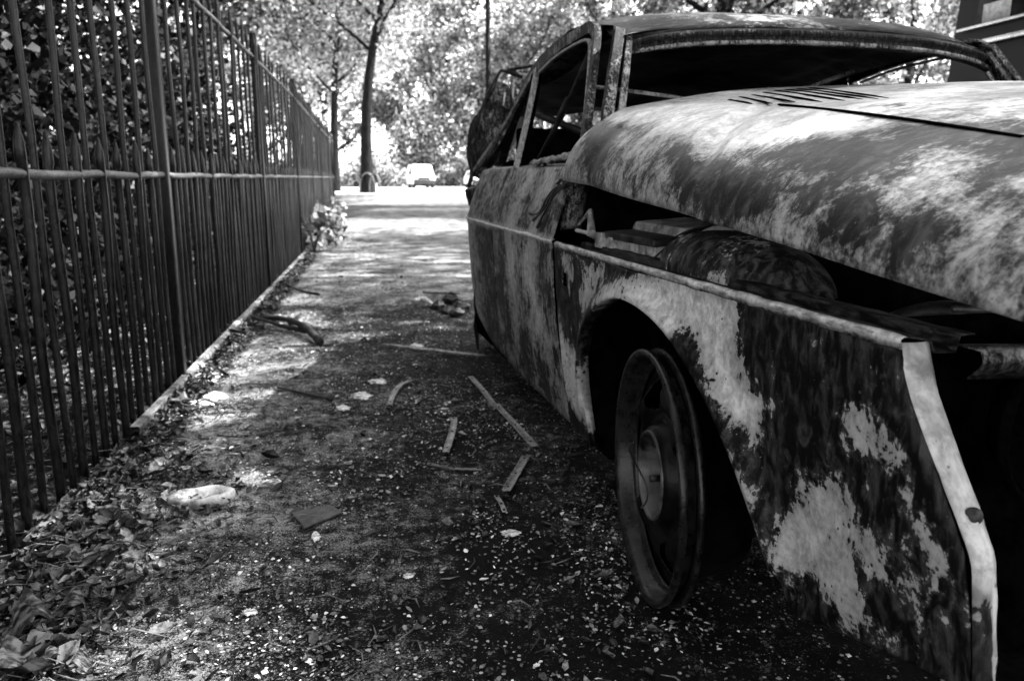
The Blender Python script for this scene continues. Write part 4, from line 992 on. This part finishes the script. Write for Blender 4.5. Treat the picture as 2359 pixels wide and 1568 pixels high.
def blob(cx, cy, rx, ry, n=14, j=.15, seed=0):
    q = random.Random(seed); return [(cx+rx*math.cos(6.283*i/n)*(1+q.uniform(-j, j)), cy+ry*math.sin(6.283*i/n)*(1+q.uniform(-j, j))) for i in range(n)]
# the oval stone with a rim and a hollow
c = gpt(466, 1158); m = MB(); rows = []
for r, z in ((.0, .004), (.4, .005), (.6, .008), (.70, .020), (.9, .022), (1.0, .018), (1.02, .004), (.98, -.004)):
    rows.append([(r*.082*math.cos(a)*(1+.05*math.sin(a*2+1)), r*.05*math.sin(a)*(1+.06*math.sin(a*3)), z+.002*math.sin(a*5+r*9)) for a in [6.283*i/40 for i in range(40)]])
m.grid(rows, close=True); o = m.build('stone_slab', M['stone']); o.location = (c.x, c.y, gz(c.x, c.y)+.006); o.rotation_euler = (.02, -.03, .2); tag(o, 'oval pale stone slab with a hollow, lying on the path near the fence', 'stone')
flat_shape('slate_piece', [(668, 1186), (760, 1168), (792, 1186), (700, 1222)], .005, 'slate', 'thin dark square slate lying flat on the path', 'slate', z=.003, tilt=.02)
def strip(pts, wid, label, name='metal_strip', curve=True, mat='strip', th=.003, lift=.006, cat='metal strip', arch_=.0):
    P = [gpt(*p) for p in pts]; c = sum(P, Vector())/len(P); c.z = 0; P = [Vector((p.x-c.x, p.y-c.y, 0)) for p in P]
    if len(P) > 2: P = smooth_poly([tuple(p) for p in P], 16)
    else: P = bez([tuple(p) for p in P], 12)
    m = MB(); rows = []; n = len(P)
    for i, p in enumerate(P):
        t = (P[min(i+1, n-1)]-P[max(i-1, 0)]).normalized(); a = Vector((-t.y, t.x, 0)); zz = lift+arch_*math.sin(math.pi*i/(n-1))
        wj = 1+.13*noise.noise(Vector((i*.9, c.x*9, 1))); rows.append([p+a*s_*wj*wid/2+Vector((0, 0, zz+dz+.003*noise.noise(Vector((i*.6, s_, c.y*9))))) for s_, dz in ((-1, .004), (-.8, 0), (0, .0015), (.8, 0), (1, .004))])
    m.grid(rows, [.5]*(5*n)); o = m.build(name, M[mat], solid=th); o.location = (c.x, c.y, gz(c.x, c.y)+.004); tag(o, label, cat)
    b = MB()
    for k in (1, n//2, n-2):
        b.tube([P[k]+Vector((0, 0, lift+arch_*math.sin(math.pi*k/(n-1))+.002)), P[k]+Vector((0, 0, lift+arch_*math.sin(math.pi*k/(n-1))+.0045))], .0035, 8)
    b.build('rivet_hole', M['soot'], o); return o
strip([(1083, 872), (1112, 903), (1140, 942)], .022, 'short rusty metal strip, farthest of the broken strips beside the car')
strip([(1142, 938), (1232, 1036)], .024, 'longest straight metal strip lying on the ground beside the front wing')
strip([(1046, 972), (1046, 1005), (1028, 1052)], .020, 'curved pale metal strip on the path left of the straight one', arch_=.01)
strip([(1212, 1056), (1166, 1136)], .024, 'straight metal strip nearest the front wheel')
strip([(948, 882), (915, 905), (897, 940)], .020, 'dull curved metal strip farthest left of the strips', arch_=.012)
strip([(1143, 1147), (1155, 1165), (1162, 1183)], .010, 'tiny bent metal scrap below the strip nearest the wheel')
strip([(880, 801), (1110, 828)], .035, 'long flat metal bar lying crosswise on the path near the car', name='metal_bar', lift=.012, cat='metal bar')
strip([(985, 1072), (1045, 1085), (1110, 1085)], .006, 'thin pale stick under the curved metal strip', name='stick', mat='twig', lift=.006, cat='stick')
def branch(name, pts, r, mat, label, side=None):
    P = [gpt(*p[:2]) for p in pts]; c = P[0].copy(); c.z = 0
    m = MB(); Q = smooth_poly([(p.x-c.x, p.y-c.y, r*1.2+(q[2] if len(q) > 2 else 0)) for p, q in zip(P, pts)], 18)
    m.tube(Q, [r*(1.1-.5*i/17)*(1+.15*math.sin(i*2.3)) for i in range(18)], 8)
    o = m.build(name, M[mat]); o.location = (c.x, c.y, gz(c.x, c.y)); tag(o, label, 'branch' if r > .006 else 'stick')
    if side:
        m = MB()
        for pa, pb, rr in side:
            a, b = gpt(*pa), gpt(*pb); m.tube([(a.x-c.x, a.y-c.y, r), ((a.x+b.x)/2-c.x, (a.y+b.y)/2-c.y, r+.01), (b.x-c.x, b.y-c.y, r+.03)], [rr, rr*.8, rr*.5], 7)
        m.build('side_branch', M[mat], o)
    return o
branch('fallen_branch', [(738, 798), (700, 770, .03), (650, 757, .04), (583, 742)], .020, 'darkwood', 'charred fallen branch lying on the path near the fence', [((705, 772), (590, 752), .015), ((668, 752), (694, 741), .015), ((640, 752), (600, 738), .011)])
branch('dark_stick', [(765, 926), (700, 912), (640, 898)], .007, 'darkwood', 'thin dark stick in the middle of the path')
branch('dark_stick', [(735, 682), (690, 674), (662, 660)], .010, 'darkwood', 'far dark stick near the fence, beyond the charred branch')
branch('dry_stem', [(235, 1100), (290, 1112), (375, 1118)], .0022, 'twig', 'pale dry stem sticking out from the fence foot above the stone slab')
branch('dry_stem', [(305, 990), (380, 1000), (470, 1012)], .0022, 'twig', 'pale dry stem beside the third railing panel foot')
branch('dry_stem', [(320, 1010), (420, 1024), (560, 1022)], .0022, 'twig', 'long pale stem stretching from the fence foot across the path')
branch('dry_stem', [(500, 1000), (590, 1006), (640, 1002), (660, 985, .02)], .003, 'darkwood', 'forked dark stem near the middle of the path', [((640, 1002), (655, 965), .003)])
branch('dry_stem', [(200, 1480), (172, 1400), (168, 1395)], .004, 'twig', 'pale stalk rising among the leaves at lower left')
branch('pale_stick', [(955, 703), (975, 700, .02), (1000, 712)], .018, 'paper', 'white curved scrap near the rear of the car')
branch('rear_stick', [(975, 676), (1060, 680)], .012, 'twig', 'grey stick on the ground behind the burnt car')
gs = [(1177, 1232, 24, 9, 'largest white paint flake on the dark ground below the strips'), (575, 1418, 20, 9, 'white flake on the path below the slate piece'), (727, 1240, 12, 12, 'white flake just below the slate piece'), (430, 1080, 14, 6, 'white flake between stems above the stone slab'),
      (500, 915, 34, 12, 'biggest white scrap near the fence foot'), (465, 932, 30, 8, 'flat white scrap below the biggest scrap near the fence foot'), (835, 915, 24, 10, 'pale scrap on the path near the curved strip'), (940, 1330, 14, 7, 'pale flake left of the front wheel on the ground'),
      (790, 945, 20, 7, 'pale scrap in the middle of the path'), (870, 880, 26, 7, 'pale scrap just left of the dull curved strip'), (278, 1138, 26, 12, 'bright scrap between the stone slab and the fence'), (960, 800, 18, 6, 'pale scrap beside the long metal bar')]
for k, (x, y, a, b, lb) in enumerate(gs): flat_shape('pale_scrap', blob(x, y, a*.85, b*.85, 26, .34, k), .0022, 'paper', lb, 'scrap', z=.005, group=None)
# heap of rubble by the rear wheel
for k, (x, y, s_) in enumerate(((1010, 712, .05), (1040, 700, .07), (1065, 716, .06), (1030, 722, .04), (1052, 728, .05))):
    p = gpt(x, y); m = MB(); q = random.Random(k); rows = []
    for i in range(6):
        a = math.pi*i/5; rows.append([(s_*math.sin(a)*math.cos(b)*q.uniform(.8, 1.2), s_*math.sin(a)*math.sin(b)*q.uniform(.8, 1.2), s_*.7*(math.cos(a)+.6)*q.uniform(.8, 1.1)) for b in [6.283*j/9 for j in range(9)]])
    m.grid(rows, close=True); o = m.build('charred_lump', M['rustdark'], smooth=False); o.location = (p.x, p.y, 0)
    tag(o, 'charred lump in the small heap behind the rear wheel of the burnt car', 'debris', 'charred lumps by the rear wheel')
